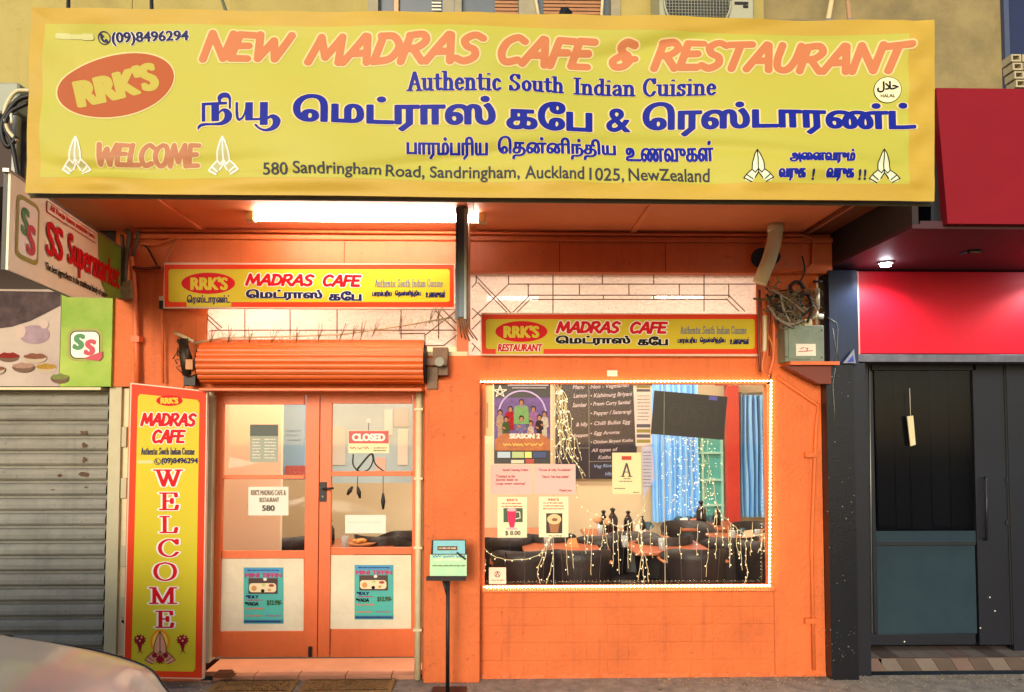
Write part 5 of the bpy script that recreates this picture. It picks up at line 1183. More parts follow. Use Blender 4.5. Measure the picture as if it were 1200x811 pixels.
for pts, r_ in (([(414, 532), (414, 545), (422, 553), (432, 550), (437, 540), (436, 532)], .006), ([(437, 532), (440, 544), (452, 554)], .006), ([(418, 551), (432, 534), (437, 532)], .008), ([(419, 552), (419, 572)], .003), ([(449, 556), (449, 582)], .003)):
    B().tube([Vector(p) for p in cat([tuple(V(a, c, .13)) for a, c in pts], 4)], r_, 6).build('wire', BLK, t)
for (a, c, d, e) in ((413, 570, 407, 580), (419, 570, 422, 584), (449, 578, 449, 597)): B().tube([V(a, c, .13), V((a + d) / 2, (c + e) / 2, .13), V(d, e, .13)], [.008, .018, .008], 8).build('tassel', BLK, t)
t, f = sheet('blank_notice', 'blank white sheet of paper on the middle pane of the right door', 'notice', (404.5, 603.5, 452, 625), GI, PAP); lines(squiggle(408, 448, 612, 1, 1), .2, f, t, M('faint_pencil', '#c9bda0', .7), 1)

# ============================================================ things stuck inside the big window
WG = .0475
t, f = sheet('event_poster', 'purple and black talent show poster at the upper left of the big window', 'poster', (579, 449, 645, 543.5), WG, M('poster_black', '#17121a', .4))
flat(rc(579, 466, 645, 524), f, t, M('poster_purple', '#6a4492', .5, noise=.8, nscale=22, dark='#2b1a3c'), 1, 'purple_scene')
lines([cat([(612 + 28 * math.cos(a), 486 + 28 * math.sin(a)) for a in np.linspace(R(190), R(350), 9)], 3)], .9, f, t, M('poster_lilac', '#b39ad0', .5), 2)
kk_ = 3
for cx, cy, w_, h_, c, hc in ((598, 482, 7, 22, '#b0202c', '#2a1a1a'), (586, 486, 4.5, 26, '#b89a80', '#1d1418'), (625, 482, 7, 20, '#9a6a9a', '#2a1a1a'), (638, 488, 5, 24, '#c9bca8', '#1d1418'), (632, 492, 5, 22, '#3b2a2a', '#2a1a1a'), (593, 494, 5, 18, '#4c5a2c', '#1d1418'), (611, 474, 9.5, 30, '#8f8f88', '#3a2c28'), (622, 499, 4, 16, '#c9b0a0', '#2a1a1a'), (611, 493, 5.5, 16, '#7a6a9a', '#1d1418')):
    fm = M('figure_ink_' + c[1:], c, .6, noise=.5, nscale=60); sk = M('skin_print', '#a8765a', .6)
    flat([(cx - w_ * .3, cy), (cx + w_ * .3, cy), (cx + w_ * .85, cy + 2.4), (cx + w_, cy + h_ * .5), (cx + w_ * .6, cy + h_ * .55), (cx + w_ * .6, cy + h_), (cx - w_ * .6, cy + h_), (cx - w_ * .6, cy + h_ * .55), (cx - w_, cy + h_ * .5), (cx - w_ * .85, cy + 2.4)], f, t, fm, kk_, 'figure_print')
    flat(ell(cx, cy - 3, 2.9, 3.4, n=14), f, t, M('hair_print_' + hc[1:], hc, .6), kk_ + 1, 'hair_print'); flat(ell(cx, cy - 2, 2.1, 2.8, n=14), f, t, sk, kk_ + 2, 'face_print'); flat(ell(cx - w_ * .5, cy + h_ * .42, w_ * .45, 1.2, .5, n=10), f, t, sk, kk_ + 2, 'arm_print'); kk_ += 1
flat([(603, 477), (619, 477), (620, 497), (602, 497)], f, t, M('poster_green_shirt', '#6f9a54', .6, noise=.3, nscale=50), 12, 'figure_print')
lines([[(582 + 8 * math.cos(R(-90 + 144 * i)) + 4, 459 + 7 * math.sin(R(-90 + 144 * i))) for i in range(6)]], .5, f, t, PAP, 14)
flat(rc(595, 450.5, 643, 452.5), f, t, M('poster_grey_text', '#9a94a0', .5), 14, 'fine_print'); flat(rc(600, 454, 640, 455.2), f, t, M('poster_grey_text', '#9a94a0'), 14, 'fine_print')
flat([(580, 515), (590, 508), (633, 508), (645, 515), (645, 528), (580, 528)], f, t, M('poster_amber', '#b8641c', .5, noise=.5, nscale=30, dark='#4a1c1a'), 14, 'flower_band')
text('SEASON 2', (597, 508, 633, 514), f, t, PAP, 'font', (.6, .3), step=.25, k=15); lines(squiggle(590, 636, 521, 3, 12), .7, f, t, M('poster_gold', '#e3a640', .5), 15)
for a, c, mt in ((583, 598, 'poster_sky'), (600, 614, 'poster_lime'), (615, 623, 'poster_lime2'), (625, 640, 'poster_navy')): flat(rc(a, 529.5, c, 536.5), f, t, M(mt, {'poster_sky': '#a9bcc8', 'poster_lime': '#a8b878', 'poster_lime2': '#d9d06a', 'poster_navy': '#2b3a6a'}[mt], .5), 14, 'sponsor_mark')
flat(rc(599, 539, 614, 543), f, t, M('poster_pale', '#c9c0a0', .5), 14, 'sponsor_mark'); flat(rc(616, 538, 626, 543), f, t, M('chutney_red', '#a83226'), 14, 'sponsor_mark')
t, f = sheet('cream_strip_notice', 'narrow cream notice with sideways writing left of the talent show poster', 'notice', (565.5, 450, 577.5, 511), WG, M('cream_paper', '#e3c48e', .8)); lines([[(571 + (.9 if i % 2 else -.9), 472 + i * .95) for i in range(32)]], .3, f, t, M('pink_pencil', '#c9605a', .6), 1)
for px, lb, rows_ in (((575, 544.5, 623, 579), 'pink card left of its twin, below the talent show poster', ((589, 619, 551), (581, 604, 558), (581, 607, 562.5), (581, 616, 567))), ((626, 544, 674.5, 579), 'pink card right of its twin, with two lines of writing at the top', ((631, 670, 551), (635, 667, 559), (655, 670, 575)))):
    t, f = sheet('pink_notice', lb, 'notice', px, WG, PNK, group='pink cards on the window')
    wr = ('Special Catering Orders', '"Contact us for', 'Special deals on', 'Large event catering"') if len(rows_) == 4 else ('"Dosa & Idly Available"', '"Dine In / Take Away available"', 'Thank you')
    for k_, (a, c, y_) in enumerate(rows_): text(wr[k_], (a, y_ - 1.8, c, y_ + 1.8), f, t, M('maroon_pencil', '#9c4450', .6), 'font', (.16, .12), step=.22, k=0)
RDP = M('notice_red', '#b8483c', .5)
def drinkcard(px, lb, drink):
    t, f = sheet('drink_card', lb, 'notice', px, WG, M('cream_card', '#e8dcb4', .7), group='drink cards on the window'); x0, y0, x1, y1 = px
    text("RRK'S", (x0 + 11, y0 + 2, x1 - 11, y0 + 5), f, t, RDP, 'font', (.15, .1), step=.22)
    for k_ in range(2 if drink == 'pink' else 3): lines(squiggle(x0 + 5, x1 - 5, y0 + 7.5 + 3.4 * k_, 1.4, 3 + k_), .35, f, t, RDP, 1)
    if drink == 'pink':
        flat(rc(590, 595.5, 612.5, 612), f, t, M('photo_green_dark', '#223a26', .5, noise=.5, nscale=40, dark='#4c7a4a'), 1, 'photo')
        flat([(594, 596), (605, 596), (604, 610), (602.5, 618), (597.5, 618), (595.5, 610)], f, t, M('pink_shake', '#d8355a', .4), 2, 'glass_print'); flat(ell(599.5, 597.5, 5.6, 2, n=14), f, t, M('pink_foam', '#e8a8b0', .5), 3, 'foam'); lines([[(605, 600), (609, 600), (609.5, 607), (604.5, 608)]], .5, f, t, PAP, 3); flat(ell(600, 619.5, 7, 1.5, n=14), f, t, M('pink_foam', '#e8a8b0'), 3, 'saucer')
        text('$ 8.00', (592, 622, 610, 628), f, t, GRI, 'font', (.25, .15), step=.22)
    else:
        flat(rc(640, 601.5, 659, 625), f, t, M('coffee_photo_dark', '#2b2018', .5), 1, 'photo'); flat([(642, 608), (657, 608), (655, 617), (654, 624), (645, 624), (644, 617)], f, t, M('coffee_brown', '#9a6238', .5), 2, 'cup_print'); flat(ell(649.5, 608.5, 8.3, 6, n=18), f, t, M('coffee_foam', '#dcb884', .5), 3, 'foam'); flat(ell(650, 609, 3.5, 2, n=12), f, t, M('coffee_art', '#8a5228', .5), 4, 'foam_art')
        lines(squiggle(643, 658, 628, 1.6, 3), .35, f, t, GRI, 1)
drinkcard((583, 582.5, 617.5, 630), 'cream card with a photo of a tall pink milkshake on the big window', 'pink')
drinkcard((631.5, 582, 666, 629.5), 'cream card with a photo of a frothy coffee cup on the big window', 'coffee')
t, f = sheet('grade_certificate', 'cream food grade certificate with a large letter A on the window', 'certificate', (717.5, 530.5, 751.5, 579), WG, M('certificate_cream', '#e6cf9c', .7))
flat(rc(728.5, 534.5, 740, 539), f, t, RDP, 1, 'red_stamp'); text('A', (727, 542.5, 741.5, 559), f, t, GRI, 'serif', (1.1, .5), step=.25)
for y_, a, c in ((562, 731, 739), (565, 726, 742), (573.5, 720, 733), (578, 742, 749)): lines(squiggle(a, c, y_ - 1, 1, int(y_)), .3, f, t, GRI, 1)
t, f = sheet('small_card', 'small pale card with a round mark at the bottom left corner of the window', 'notice', (573, 665, 593, 684.5), WG, M('pinkish_card', '#e6c6b4', .7)); lines([ell(583, 673, 3.2, 3.2, n=14), [(583, 670), (581, 676)], [(583, 670), (585, 676)]], .35, f, t, BKI, 1); lines(squiggle(576, 590, 680, 1.2, 3), .3, f, t, RDP, 1)
t, f = sheet('open_board', 'unlit black OPEN sign board hanging tilted at the upper right of the window', 'sign', [(767, 457.5), (852.5, 465), (848, 515.5), (763, 508.5)], .02, M('unlit_board', '#1d1813', .35), .012)
_o = fit(font_loops('OPEN'), (783, 475, 840, 500), rot=.08); lines([np.concatenate([q, q[:1]]) for q in _o], .35, f, t, M('unlit_letter_trace', '#332b25', .3), 1)
flat([(831, 464), (841, 465), (840.5, 469.5), (830.5, 468.6)], f, t, M('sticker_purple', '#4a4694', .4), 1, 'sticker'); lines([[(778.5, 450), (778, 512)]], .3, f, t, GAL, 3)
t, f = sheet('price_list', 'tall white price list with yellow and dark rows between the blackboard and the OPEN board', 'notice', [(742, 450), (764, 450), (764, 521), (745, 523)], WG + .0075, M('pale_pink_paper', '#dcc4bc', .8), .001)
for a, c, mt in ((452, 455, 'row_olive'), (456, 459, 'row_grey'), (497, 501, 'row_grey'), (503, 507, 'row_olive'), (509, 513, 'row_grey'), (515, 519, 'row_olive')): flat(rc(746, a, 762, c), f, t, M(mt, '#8f7c2c' if 'olive' in mt else '#4a4450', .6), 1, 'row')
for y_ in range(464, 496, 4): lines(squiggle(747, 761, y_, 1, y_), .25, f, t, GRI, 1)
t, f = sheet('curled_paper', 'curled lilac sheets hanging behind the food grade certificate', 'notice', [(752, 524), (764, 520), (767, 560), (754, 585)], .09, M('lilac_paper', '#b9b0c4', .8), .001)
for y_ in range(530, 572, 4): lines(squiggle(754, 763, y_, 1, y_), .25, f, t, GRI, 1)

# ============================================================ LED rope round the window
t = thing('led_rope', 'glowing rope of warm white LED beads framing the big window', 'string lights', ((xwl + xwr) / 2, -.03, zwb))
LED = M('led_glow', '#fff4d8', .4, emit=18, ecol='#ffe0a4')
pth = [V(518, 447.5, -.02), V(903.5, 446.5, -.02), V(901.5, 686, -.03), V(566, 688, -.035)]
B().tube([p + Vector((0, .006, 0)) for p in pth], .006, 6).build('rope', M('clear_rope', '#e0cfa0', .3, emit=2.5, ecol='#ffd890'), t)
b = B(); bead = []
for i in range(3):
    d = pth[i + 1] - pth[i]; n = int(d.length / .029)
    for k_ in range(n):
        c = pth[i] + d * (k_ / n) + Vector((0, -.004, 0)); r_ = .0092 if i else .0075
        b.mesh([c + Vector(v) * r_ for v in ((1, 0, 0), (0, -1, 0), (-1, 0, 0), (0, 1, 0), (0, 0, 1), (0, 0, -1))], [(0, 4, 1), (1, 4, 2), (2, 4, 3), (3, 4, 0), (1, 5, 0), (2, 5, 1), (3, 5, 2), (0, 5, 3)])
tag(b.build('led_beads', LED, t), kind='stuff')
t = thing('bead_trim', 'row of small pale studs along the window sill under the LED rope', 'trim', ((xwl + xwr) / 2, -.03, zwb)); b = B()
for k_ in range(118):
    c = V(567 + k_ * 2.86, 691.5, -.034); b.mesh([c + Vector(v) * .0055 for v in ((1, 0, 0), (0, -1, 0), (-1, 0, 0), (0, 1, 0), (0, 0, 1), (0, 0, -1))], [(0, 4, 1), (1, 4, 2), (2, 4, 3), (3, 4, 0), (1, 5, 0), (2, 5, 1), (3, 5, 2), (0, 5, 3)])
tag(b.build('studs', M('cream_plastic', '#bfae7c'), t), kind='stuff')
# fairy lights inside the glass
FW = M('fairy_wire', '#d8c8a0', .5); FB = M('fairy_glow', '#fff2d0', .4, emit=1.1, ecol='#ffeab8')
rf_ = random.Random(21)
def fairy(label, strands, w_=.0026, every=.05):
    c0 = V(*strands[0][0], .11); t = thing('fairy_lights', label, 'string lights', (c0.x, .11, c0.z), group='fairy lights inside the window'); b = B(); g = B()
    for s_ in strands:
        q = [Vector(p) for p in cat([tuple(V(a, c, .11)) for a, c in s_], 6)]; 
        for p in q[1:-1]: p += Vector((rf_.uniform(-.004, .004), rf_.uniform(-.01, .01), rf_.uniform(-.003, .003)))
        b.tube(q, w_, 4, cap=False); acc = 0
        for i in range(len(q) - 1):
            acc += (q[i + 1] - q[i]).length
            if acc > every:
                acc = 0; c = q[i] + Vector((rf_.uniform(-.015, .015), -.006, rf_.uniform(-.012, .004))); b.tube([q[i], c], w_ * .8, 3, cap=False)
                g.mesh([c + Vector(v) * .0042 for v in ((1, 0, 0), (0, -1, 0), (-1, 0, 0), (0, 1, 0), (0, 0, 1.5), (0, 0, -1.5))], [(0, 4, 1), (1, 4, 2), (2, 4, 3), (3, 4, 0), (1, 5, 0), (2, 5, 1), (3, 5, 2), (0, 5, 3)])
    b.build('wire', FW, t); tag(g.build('bulbs', FB, t), kind='stuff')
bun = []
for k_ in range(13):
    x = 652 + rf_.uniform(-5, 9); pts = [(x + rf_.uniform(-2, 2), 451)]; 
    for j in range(1, 8):
        sp = 1 + j * 1.9; pts.append((656 + (k_ - 6) / 6 * sp * 1.1 + j * 1.2 + rf_.uniform(-4, 4), 451 + j * rf_.uniform(12, 13.5)))
    bun.append(pts)
bun += [[(670, 535), (678, 548), (684, 562)], [(672, 540), (680, 548), (686, 558)]]
fairy('thick bundle of tangled fairy lights hanging in front of the blackboard', bun, .0022, .08)
fairy('fairy light swag low at the left with two hanging loops between the drink cards', [[(563, 635), (575, 650), (600, 656), (630, 651), (645, 632), (650, 625)], [(569, 655), (568, 670), (566, 684)], [(643, 628), (636, 650), (630, 670), (633, 684)], [(646, 626), (648, 650), (644, 672), (640, 684)], [(641, 632), (640, 650), (634, 665)]])
fairy('fairy light swag from the middle of the window with short hanging strands', [[(675, 565), (680, 590), (690, 600), (705, 606), (722, 616), (740, 613), (752, 600), (757, 590)], [(690, 600), (690, 620), (688, 638)], [(708, 610), (710, 628), (713, 642)], [(708, 612), (706, 635), (703, 645)], [(719, 615), (719, 640), (718, 664)], [(730, 615), (729, 632), (732, 641)], [(739, 613), (740, 640), (739, 658)]],   .0026, .06)
fairy('fairy light strands gathered below the certificate, right of the central swag', [[(750, 605), (752, 625), (752, 650), (748, 680)], [(752, 605), (748, 635), (757, 655), (760, 682)], [(749, 608), (752, 640), (754, 668), (755, 684)], [(752, 630), (750, 645), (747, 650)]])
fairy('fairy light swag from the curtain to the right edge of the window', [[(835, 560), (840, 592), (848, 605), (860, 616), (876, 627), (900, 625)], [(839, 595), (840, 620), (839, 655)], [(846, 604), (847, 630), (847, 640)], [(856, 614), (856, 640), (855, 665)], [(864, 620), (864, 640), (867, 655)], [(874, 628), (874, 655), (876, 672), (873, 684)], [(893, 626), (892, 640), (888, 648)], [(896, 626), (897, 650)], [(838, 600), (836, 615)]])
fairy('row of short icicle light strands low across the middle of the glass', [[(x, 612 + (x * 7) % 9), (x + rf_.uniform(-2, 2), 630 + (x * 5) % 12), (x + rf_.uniform(-3, 3), 645 + (x * 11) % 32)] for x in (663, 671, 684, 695, 724, 735, 763, 781, 798, 818, 829, 853, 869, 882)], .0022, .07)
dots = thing('fairy_dot_curtain', 'scattered fairy light dots sparkling over the blue curtain under the OPEN board', 'string lights', V(800, 600, .12)); g = B()
for k_ in range(230):
    px = rf_.choice([rf_.gauss(788, 7), rf_.gauss(808, 7), rf_.gauss(826, 8)]); py = rf_.uniform(513, 603) ; c = V(px, py, .12)
    g.mesh([c + Vector(v) * rf_.uniform(.002, .0055) for v in ((1, 0, 0), (0, -1, 0), (-1, 0, 0), (0, 1, 0), (0, 0, 1), (0, 0, -1))], [(0, 4, 1), (1, 4, 2), (2, 4, 3), (3, 4, 0), (1, 5, 0), (2, 5, 1), (3, 5, 2), (0, 5, 3)])
tag(g.build('bulbs', FB, dots), kind='stuff')
b = B()
for px in (785, 803, 812, 824, 830): b.tube([Vector(p) for p in cat([tuple(V(px + rf_.uniform(-3, 3), py, .125)) for py in range(512, 606, 15)], 3)], .0014, 3, cap=False)
b.build('wire', FW, dots)
t = thing('mesh_bow', 'gauzy cream bow where the fairy light swag crosses the middle of the window', 'ornament', V(703, 610, .13))
B().lathe([(.004, -.03), (.03, -.012), (.035, .005), (.01, .03)], V(700, 609, .13), 8).build('loop', M('gauze_pink', '#d99a72', .7), t); B().lathe([(.004, -.03), (.03, -.012), (.025, .01), (.008, .03)], V(712, 611, .13), 8).build('loop', M('gauze_pink', '#d99a72'), t)

# ============================================================ inside the restaurant
BKY = 3.55
t = thing('menu_blackboard', 'dark blackboard menu with chalk writing on the back wall', 'blackboard', V(700, 560, BKY))
B().box(*[V(a, 500, BKY).x for a in (651, 746)], BKY, BKY + .03, V(700, 561, BKY).z, V(700, 444, BKY).z).build('board', M('blackboard', '#2c2430', .7, noise=.15, nscale=4), t)
f = plane(BKY - .002); CH = M('chalk', '#b4a6ac', .8); CHB = M('chalk_blue', '#7f93bd', .8)
for s_, bx, c_i in (('Non - Vegetarian', (692, 450, 737, 456), 0), ('• Kizhimurg Briyani', (692, 460, 741, 466.5), 0), ('• Prawn Curry Sambal', (692, 470, 739, 476), 0), ('• Pepper / Satarangi', (692, 481, 740, 487), 0), ('• Chilli Bullet Egg', (692, 493, 739, 499), 0), ('• Egg Aroma', (692, 505, 726, 510.5), 0),
                  ('• Chicken Biryani Kothu', (692, 515, 742, 520), 0), ('All types of', (693, 525, 724, 530.5), 0), ('Kothu', (701, 533.5, 716, 538), 0), ('Veg Rice', (696, 544, 717, 549), 1), ('Idly', (709, 553, 718, 558), 1), ('Menu', (671, 451, 685, 456), 0), ('Lemon', (672, 461, 688, 466), 0), ('Sambar', (671, 472, 688, 477), 0), ('& Idly', (675, 495, 689, 501), 0), ('Idiyappam', (670, 508, 689, 513.5), 0)):
    text(s_, bx, f, t, CHB if c_i else CH, 'font', (.14, .14), shear=.2, slope=-.05, step=.25, k=0)
lines([[(690, 446), (690.5, 560)], [(652, 525), (690, 525)], [(690, 541), (744, 540)]], .4, f, t, GAL, 2)
# curtains, red post, teal window
cm = M('blue_curtain', '#7ac2ff', .75, noise=.5, nscale=3, dark='#b4e2fa', stretch=(6, 1, .3))
def curtain(px0, px1, py0, py1, y, label, nf):
    xl, xr = V(px0, 500, y).x, V(px1, 500, y).x; zt, zb = V(800, py0, y).z, V(800, py1, y).z; t = thing('blue_curtain', label, 'curtain', ((xl + xr) / 2, y, zb), group='blue curtains at the back'); b = B(); n = 90; vs = []
    for j in range(7):
        for i in range(n + 1):
            u = i / n; vs.append((xl + (xr - xl) * u + .006 * math.sin(u * 9 + j), y + .05 * math.sin(u * nf * 6.283 + .4 * math.sin(j)) + .015 * math.sin(u * nf * 15), zt + (zb - zt) * j / 6))
    b.mesh(vs, [(j * (n + 1) + i, j * (n + 1) + i + 1, (j + 1) * (n + 1) + i + 1, (j + 1) * (n + 1) + i) for j in range(6) for i in range(n)], True); b.build('cloth', cm, t); B().tube([(xl - .03, y - .02, zt + .02), (xr + .03, y - .02, zt + .02)], .015).build('rail', GAL, t)
WBY = 3.2
curtain(764, 818, 440, 612, WBY, 'wide blue curtain on the back wall below the black OPEN board', 8)
curtain(863, 899, 463, 606, WBY, 'narrow blue curtain at the far right, right of the red post', 6)
curtain(775, 846, 340, 366, WBY - .3, 'short strip of blue drape high up, seen through the leadlight', 7)
t = thing('red_post', 'red painted post and beam between the two blue curtains', 'post', V(855, 640, WBY - .05))
B().box(V(849, 500, WBY).x, V(863, 500, WBY).x, WBY - .1, WBY, 0.036, V(855, 452, WBY).z - .001).build('post', M('red_post_paint', '#c23a30', .5, noise=.15), t); B().box(V(838, 500, WBY).x, 2.75, WBY - .1, WBY, V(855, 452, WBY).z, V(855, 430, WBY).z + .1).build('beam', M('red_post_paint', '#c23a30'), t)
t = thing('teal_window', 'pale turquoise inner window with glazing bars between curtain and red post', 'window', V(833, 612, WBY + .1))
B().box(V(817, 500, WBY).x, V(850, 500, WBY).x, WBY + .1, WBY + .14, V(833, 614, WBY).z, V(833, 470, WBY).z).build('pane', M('teal_glass_paint', '#5bb8b4', .3, noise=.3, nscale=5), t)
for a in (818, 825, 848): B().box(V(a, 500, WBY).x - .012, V(a, 500, WBY).x + .012, WBY + .07, WBY + .099, V(833, 614, WBY).z, V(833, 470, WBY).z).build('glazing_bar', M('pale_teal_bar', '#a9ded2', .4), t)
for c in (531, 563, 593): B().box(V(817, 500, WBY).x, V(850, 500, WBY).x, WBY + .075, WBY + .098, V(833, c, WBY).z - .012, V(833, c, WBY).z + .012).build('glazing_bar', M('pale_teal_bar', '#a9ded2'), t)
t = thing('blue_notice_wall', 'pale blue panel with pinned papers seen behind the upper panes of the right door', 'notice board', V(430, 565, 2.2))
B().box(V(378, 500, 2.2).x, V(486, 500, 2.2).x, 2.2, 2.23, V(430, 566, 2.2).z, V(430, 440, 2.2).z).build('board', M('pale_blue_board', '#a9c8d8', .6, noise=.15, nscale=2), t)
for q, c in (((386, 500, 405, 545), '#c8ccc8'), ((462, 478, 479, 500), '#b3bcc0'), ((466, 503, 478, 545), '#d9dcd8'), ((450, 480, 460, 510), '#d0d8dc'), ((440, 536, 452, 556), '#d8b8b0')): pbox(*q, 2.19, 2.199).build('pinned_sheet', M('sheet_' + c[1:], c, .8), t)
t = thing('pale_blue_panel', 'pale blue strip with small writing behind the upper right of the left door', 'notice board', V(343, 560, 2.0))  # plain pale blue board behind the left door
pbox(331, 455, 360, 562, 2.0, 2.03).build('board', M('pale_blue_board2', '#8fbfe8', .6), t); lines(squiggle(335, 352, 505, 3, 2) + squiggle(335, 350, 510, 3, 3) + squiggle(337, 352, 516, 2, 4), .5, plane(1.997), t, M('flyer_blue', '#3c86b8'), 0); pbox(334, 546, 357, 560, 1.95, 1.99).build('red_packet', M('red_print_packet', '#b8323c', .5, noise=.5, nscale=40, dark='#d9c0b8'), t)
# partition seen behind the left door
t = thing('entrance_screen', 'plain beige screen wall just inside the left door', 'screen', (V(290, 600, 1.2).x, 1.2, .035)); B().box(rx0 + .002, V(330, 500, 1.2).x, 1.2, 1.26, .036, 3.2).build('panel', M('screen_paint', '#efe0c8', .7, noise=.06, nscale=2), t)
# tables, chairs and bottles
TW = M('table_top_wood', '#a85c3c', .35, noise=.25, nscale=6, stretch=(1, 5, 5)); CHM = M('dark_chair_leather', '#262022', .5, noise=.3, nscale=10); LEG = M('black_steel', '#121212', .4, metal=.5)
def mk_table(x, y, label, w_=.7, d_=.7):
    t = thing('dining_table', label, 'table', (x, y, .035), group='dining tables'); B().box(x - w_ / 2, x + w_ / 2, y - d_ / 2, y + d_ / 2, .745, .775, .006).build('table_top', TW, t)
    B().tube([(x, y, .06), (x, y, .744)], .035, 10).build('leg', LEG, t); B().lathe([(.22, .036), (.22, .05), (.04, .07)], (x, y, 0), 16).build('base', LEG, t); return t
def mk_chair(x, y, label):
    t = thing('tub_chair', label, 'chair', (x, y, .035), group='dark tub chairs'); b = B(); n = 20; vs = []
    for j in range(5):
        for i in range(n + 1):
            a = R(-200 + 220 * i / n + 0); h = [.40, .52, .64, .76, .86][j]; rr2 = .24 + .045 * (j / 4) ; top = 1 - .22 * max(0, abs(i - n / 2) / (n / 2) - .45) * (j / 4)
            vs.append((x + rr2 * math.cos(a), y + rr2 * math.sin(a), h * top))
    q = n + 1
    vs2 = [(x + (vx - x) * .925, y + (vy - y) * .925, vz - .004) for vx, vy, vz in vs]; N = len(vs)
    fs = [(j * q + i, j * q + i + 1, (j + 1) * q + i + 1, (j + 1) * q + i) for j in range(4) for i in range(n)]
    b.mesh(vs + vs2, fs + [tuple(N + k for k in f_[::-1]) for f_ in fs] + [(4 * q + i, 4 * q + i + 1, N + 4 * q + i + 1, N + 4 * q + i) for i in range(n)] + [(j * q, (j + 1) * q, N + (j + 1) * q, N + j * q) for j in range(4)] + [(j * q + n, N + j * q + n, N + (j + 1) * q + n, (j + 1) * q + n) for j in range(4)], True)
    bk_ = b.build('backrest', CHM, t)
    for a_ in (-125, -90, -55): a = R(a_); B().tube([(x + (.243 + .045 * j / 4) * math.cos(a), y + (.243 + .045 * j / 4) * math.sin(a), [.42, .52, .64, .76, .855][j]) for j in range(5)], .0035, 4).build('seam', M('seam_thread', '#4a4042', .6), bk_)
    B().lathe([(.2, .38), (.23, .39), (.235, .45), (.2, .48), (.02, .485)], (x, y, 0), 20).build('seat', CHM, t)
    for sx in (-1, 1): B().box(x + sx * .25 - .035, x + sx * .25 + .035, y - .10, y + .14, .715, .74, .01).build('arm_pad', M('tan_wood', '#c47a4c', .4), t)
    for sx in (-1, 1):
        for sy in (-1, 1): B().tube([(x + .15 * sx, y + .15 * sy, .38), (x + .21 * sx, y + .21 * sy, .036)], .014, 8).build('leg', LEG, t)
    return t
# kitchenette of positions: front row chairs turned with their backs to the glass
ch0 = mk_chair(V(613, 0, .75).x, .75, 'tub chair behind the small pale card at the left of the window')
LC = [(675, .78, 0, 'tub chair in the front row below the coffee card'), (805, .8, 0, 'large tub chair in the front row, in the middle of the right half'), (738, 1.35, 3.0, 'tub chair turned sideways under the certificate'), (771, 1.5, .3, 'tub chair behind the front row, below the blue curtain'), (700, 1.6, .2, 'tub chair in the second row behind the pink gauze bow'), (845, 1.45, .1, 'tub chair in the second row left of the right fairy light swag'), (885, 1.2, -.3, 'tub chair at the far right edge of the window'),
      (590, 1.5, .2, 'tub chair in the second row behind the milkshake card'), (640, 1.7, 0, 'tub chair behind the coffee card, far row'), (341, 1.55, .5, 'tub chair seen through the lower part of the left door'), (455, 1.6, -.4, 'tub chair seen through the right door beside the blank notice'), (478, 2.0, .6, 'tub chair at the right edge behind the right door'), (880, 2.1, 3.1, 'tub chair in the far row under the narrow blue curtain'), (800, 2.2, 3.1, 'tub chair in the far row under the wide blue curtain')]
for px, y, rz_, lb in LC: dup(ch0, (V(px, 0, y).x, y, .035), lb, rz_)
tb0 = mk_table(V(655, 0, 1.25).x, 1.25, 'table behind the two front chairs at the left of the window')
for px, y, lb in ((775, 1.25, 'table behind the large front chair right of centre'), (870, 1.75, 'table near the right edge of the window with papers on it'), (720, 2.1, 'table in the rear row below the blackboard'), (600, 2.2, 'table in the rear row at the far left of the window'), (820, 2.75, 'table at the back below the teal window'), (425, 1.45, 'table seen through the right door with a brown dish on it')): dup(tb0, (V(px, 0, y).x, y, .035), lb)
BOT = M('dark_bottle', '#1a1216', .15, spec=.8)
prof = [(.03, 0), (.045, .01), (.048, .05), (.045, .14), (.03, .17), (.016, .19), (.016, .21), (.024, .212), (.024, .225), (.006, .235)]
def bottle(px, y, label, s_=1.):
    x = V(px, 0, y).x; t = thing('dark_bottle', label, 'bottle', (x, y, .776), group='dark water bottles on the tables'); B().lathe([(r * s_, z * s_) for r, z in prof[:7]], (x, y, .776), 14).build('body', BOT, t); B().lathe([(r * s_, z * s_) for r, z in prof[6:]], (x, y, .7765), 12).build('cap', BLK, t); return t
def on(px, y): return px, y
for px, y, lb, s_ in ((704, 2.1, 'dark bottle, left of the pair under the blackboard', 1.0), (714.5, 2.0, 'tall dark bottle, right of the pair under the blackboard', 1.15), (732, 2.05, 'dark bottle under the certificate, standing alone', 1.0), (815, 2.6, 'large dark bottle above the back of the big front chair', 1.2), (393, 1.4, 'dark bottle on the table behind the right door', 1.0), (748, 2.2, 'small dark bottle under the right corner of the certificate', .7), (833, 2.7, 'dark bottle under the teal window', .9)): bottle(px, y, lb, s_)
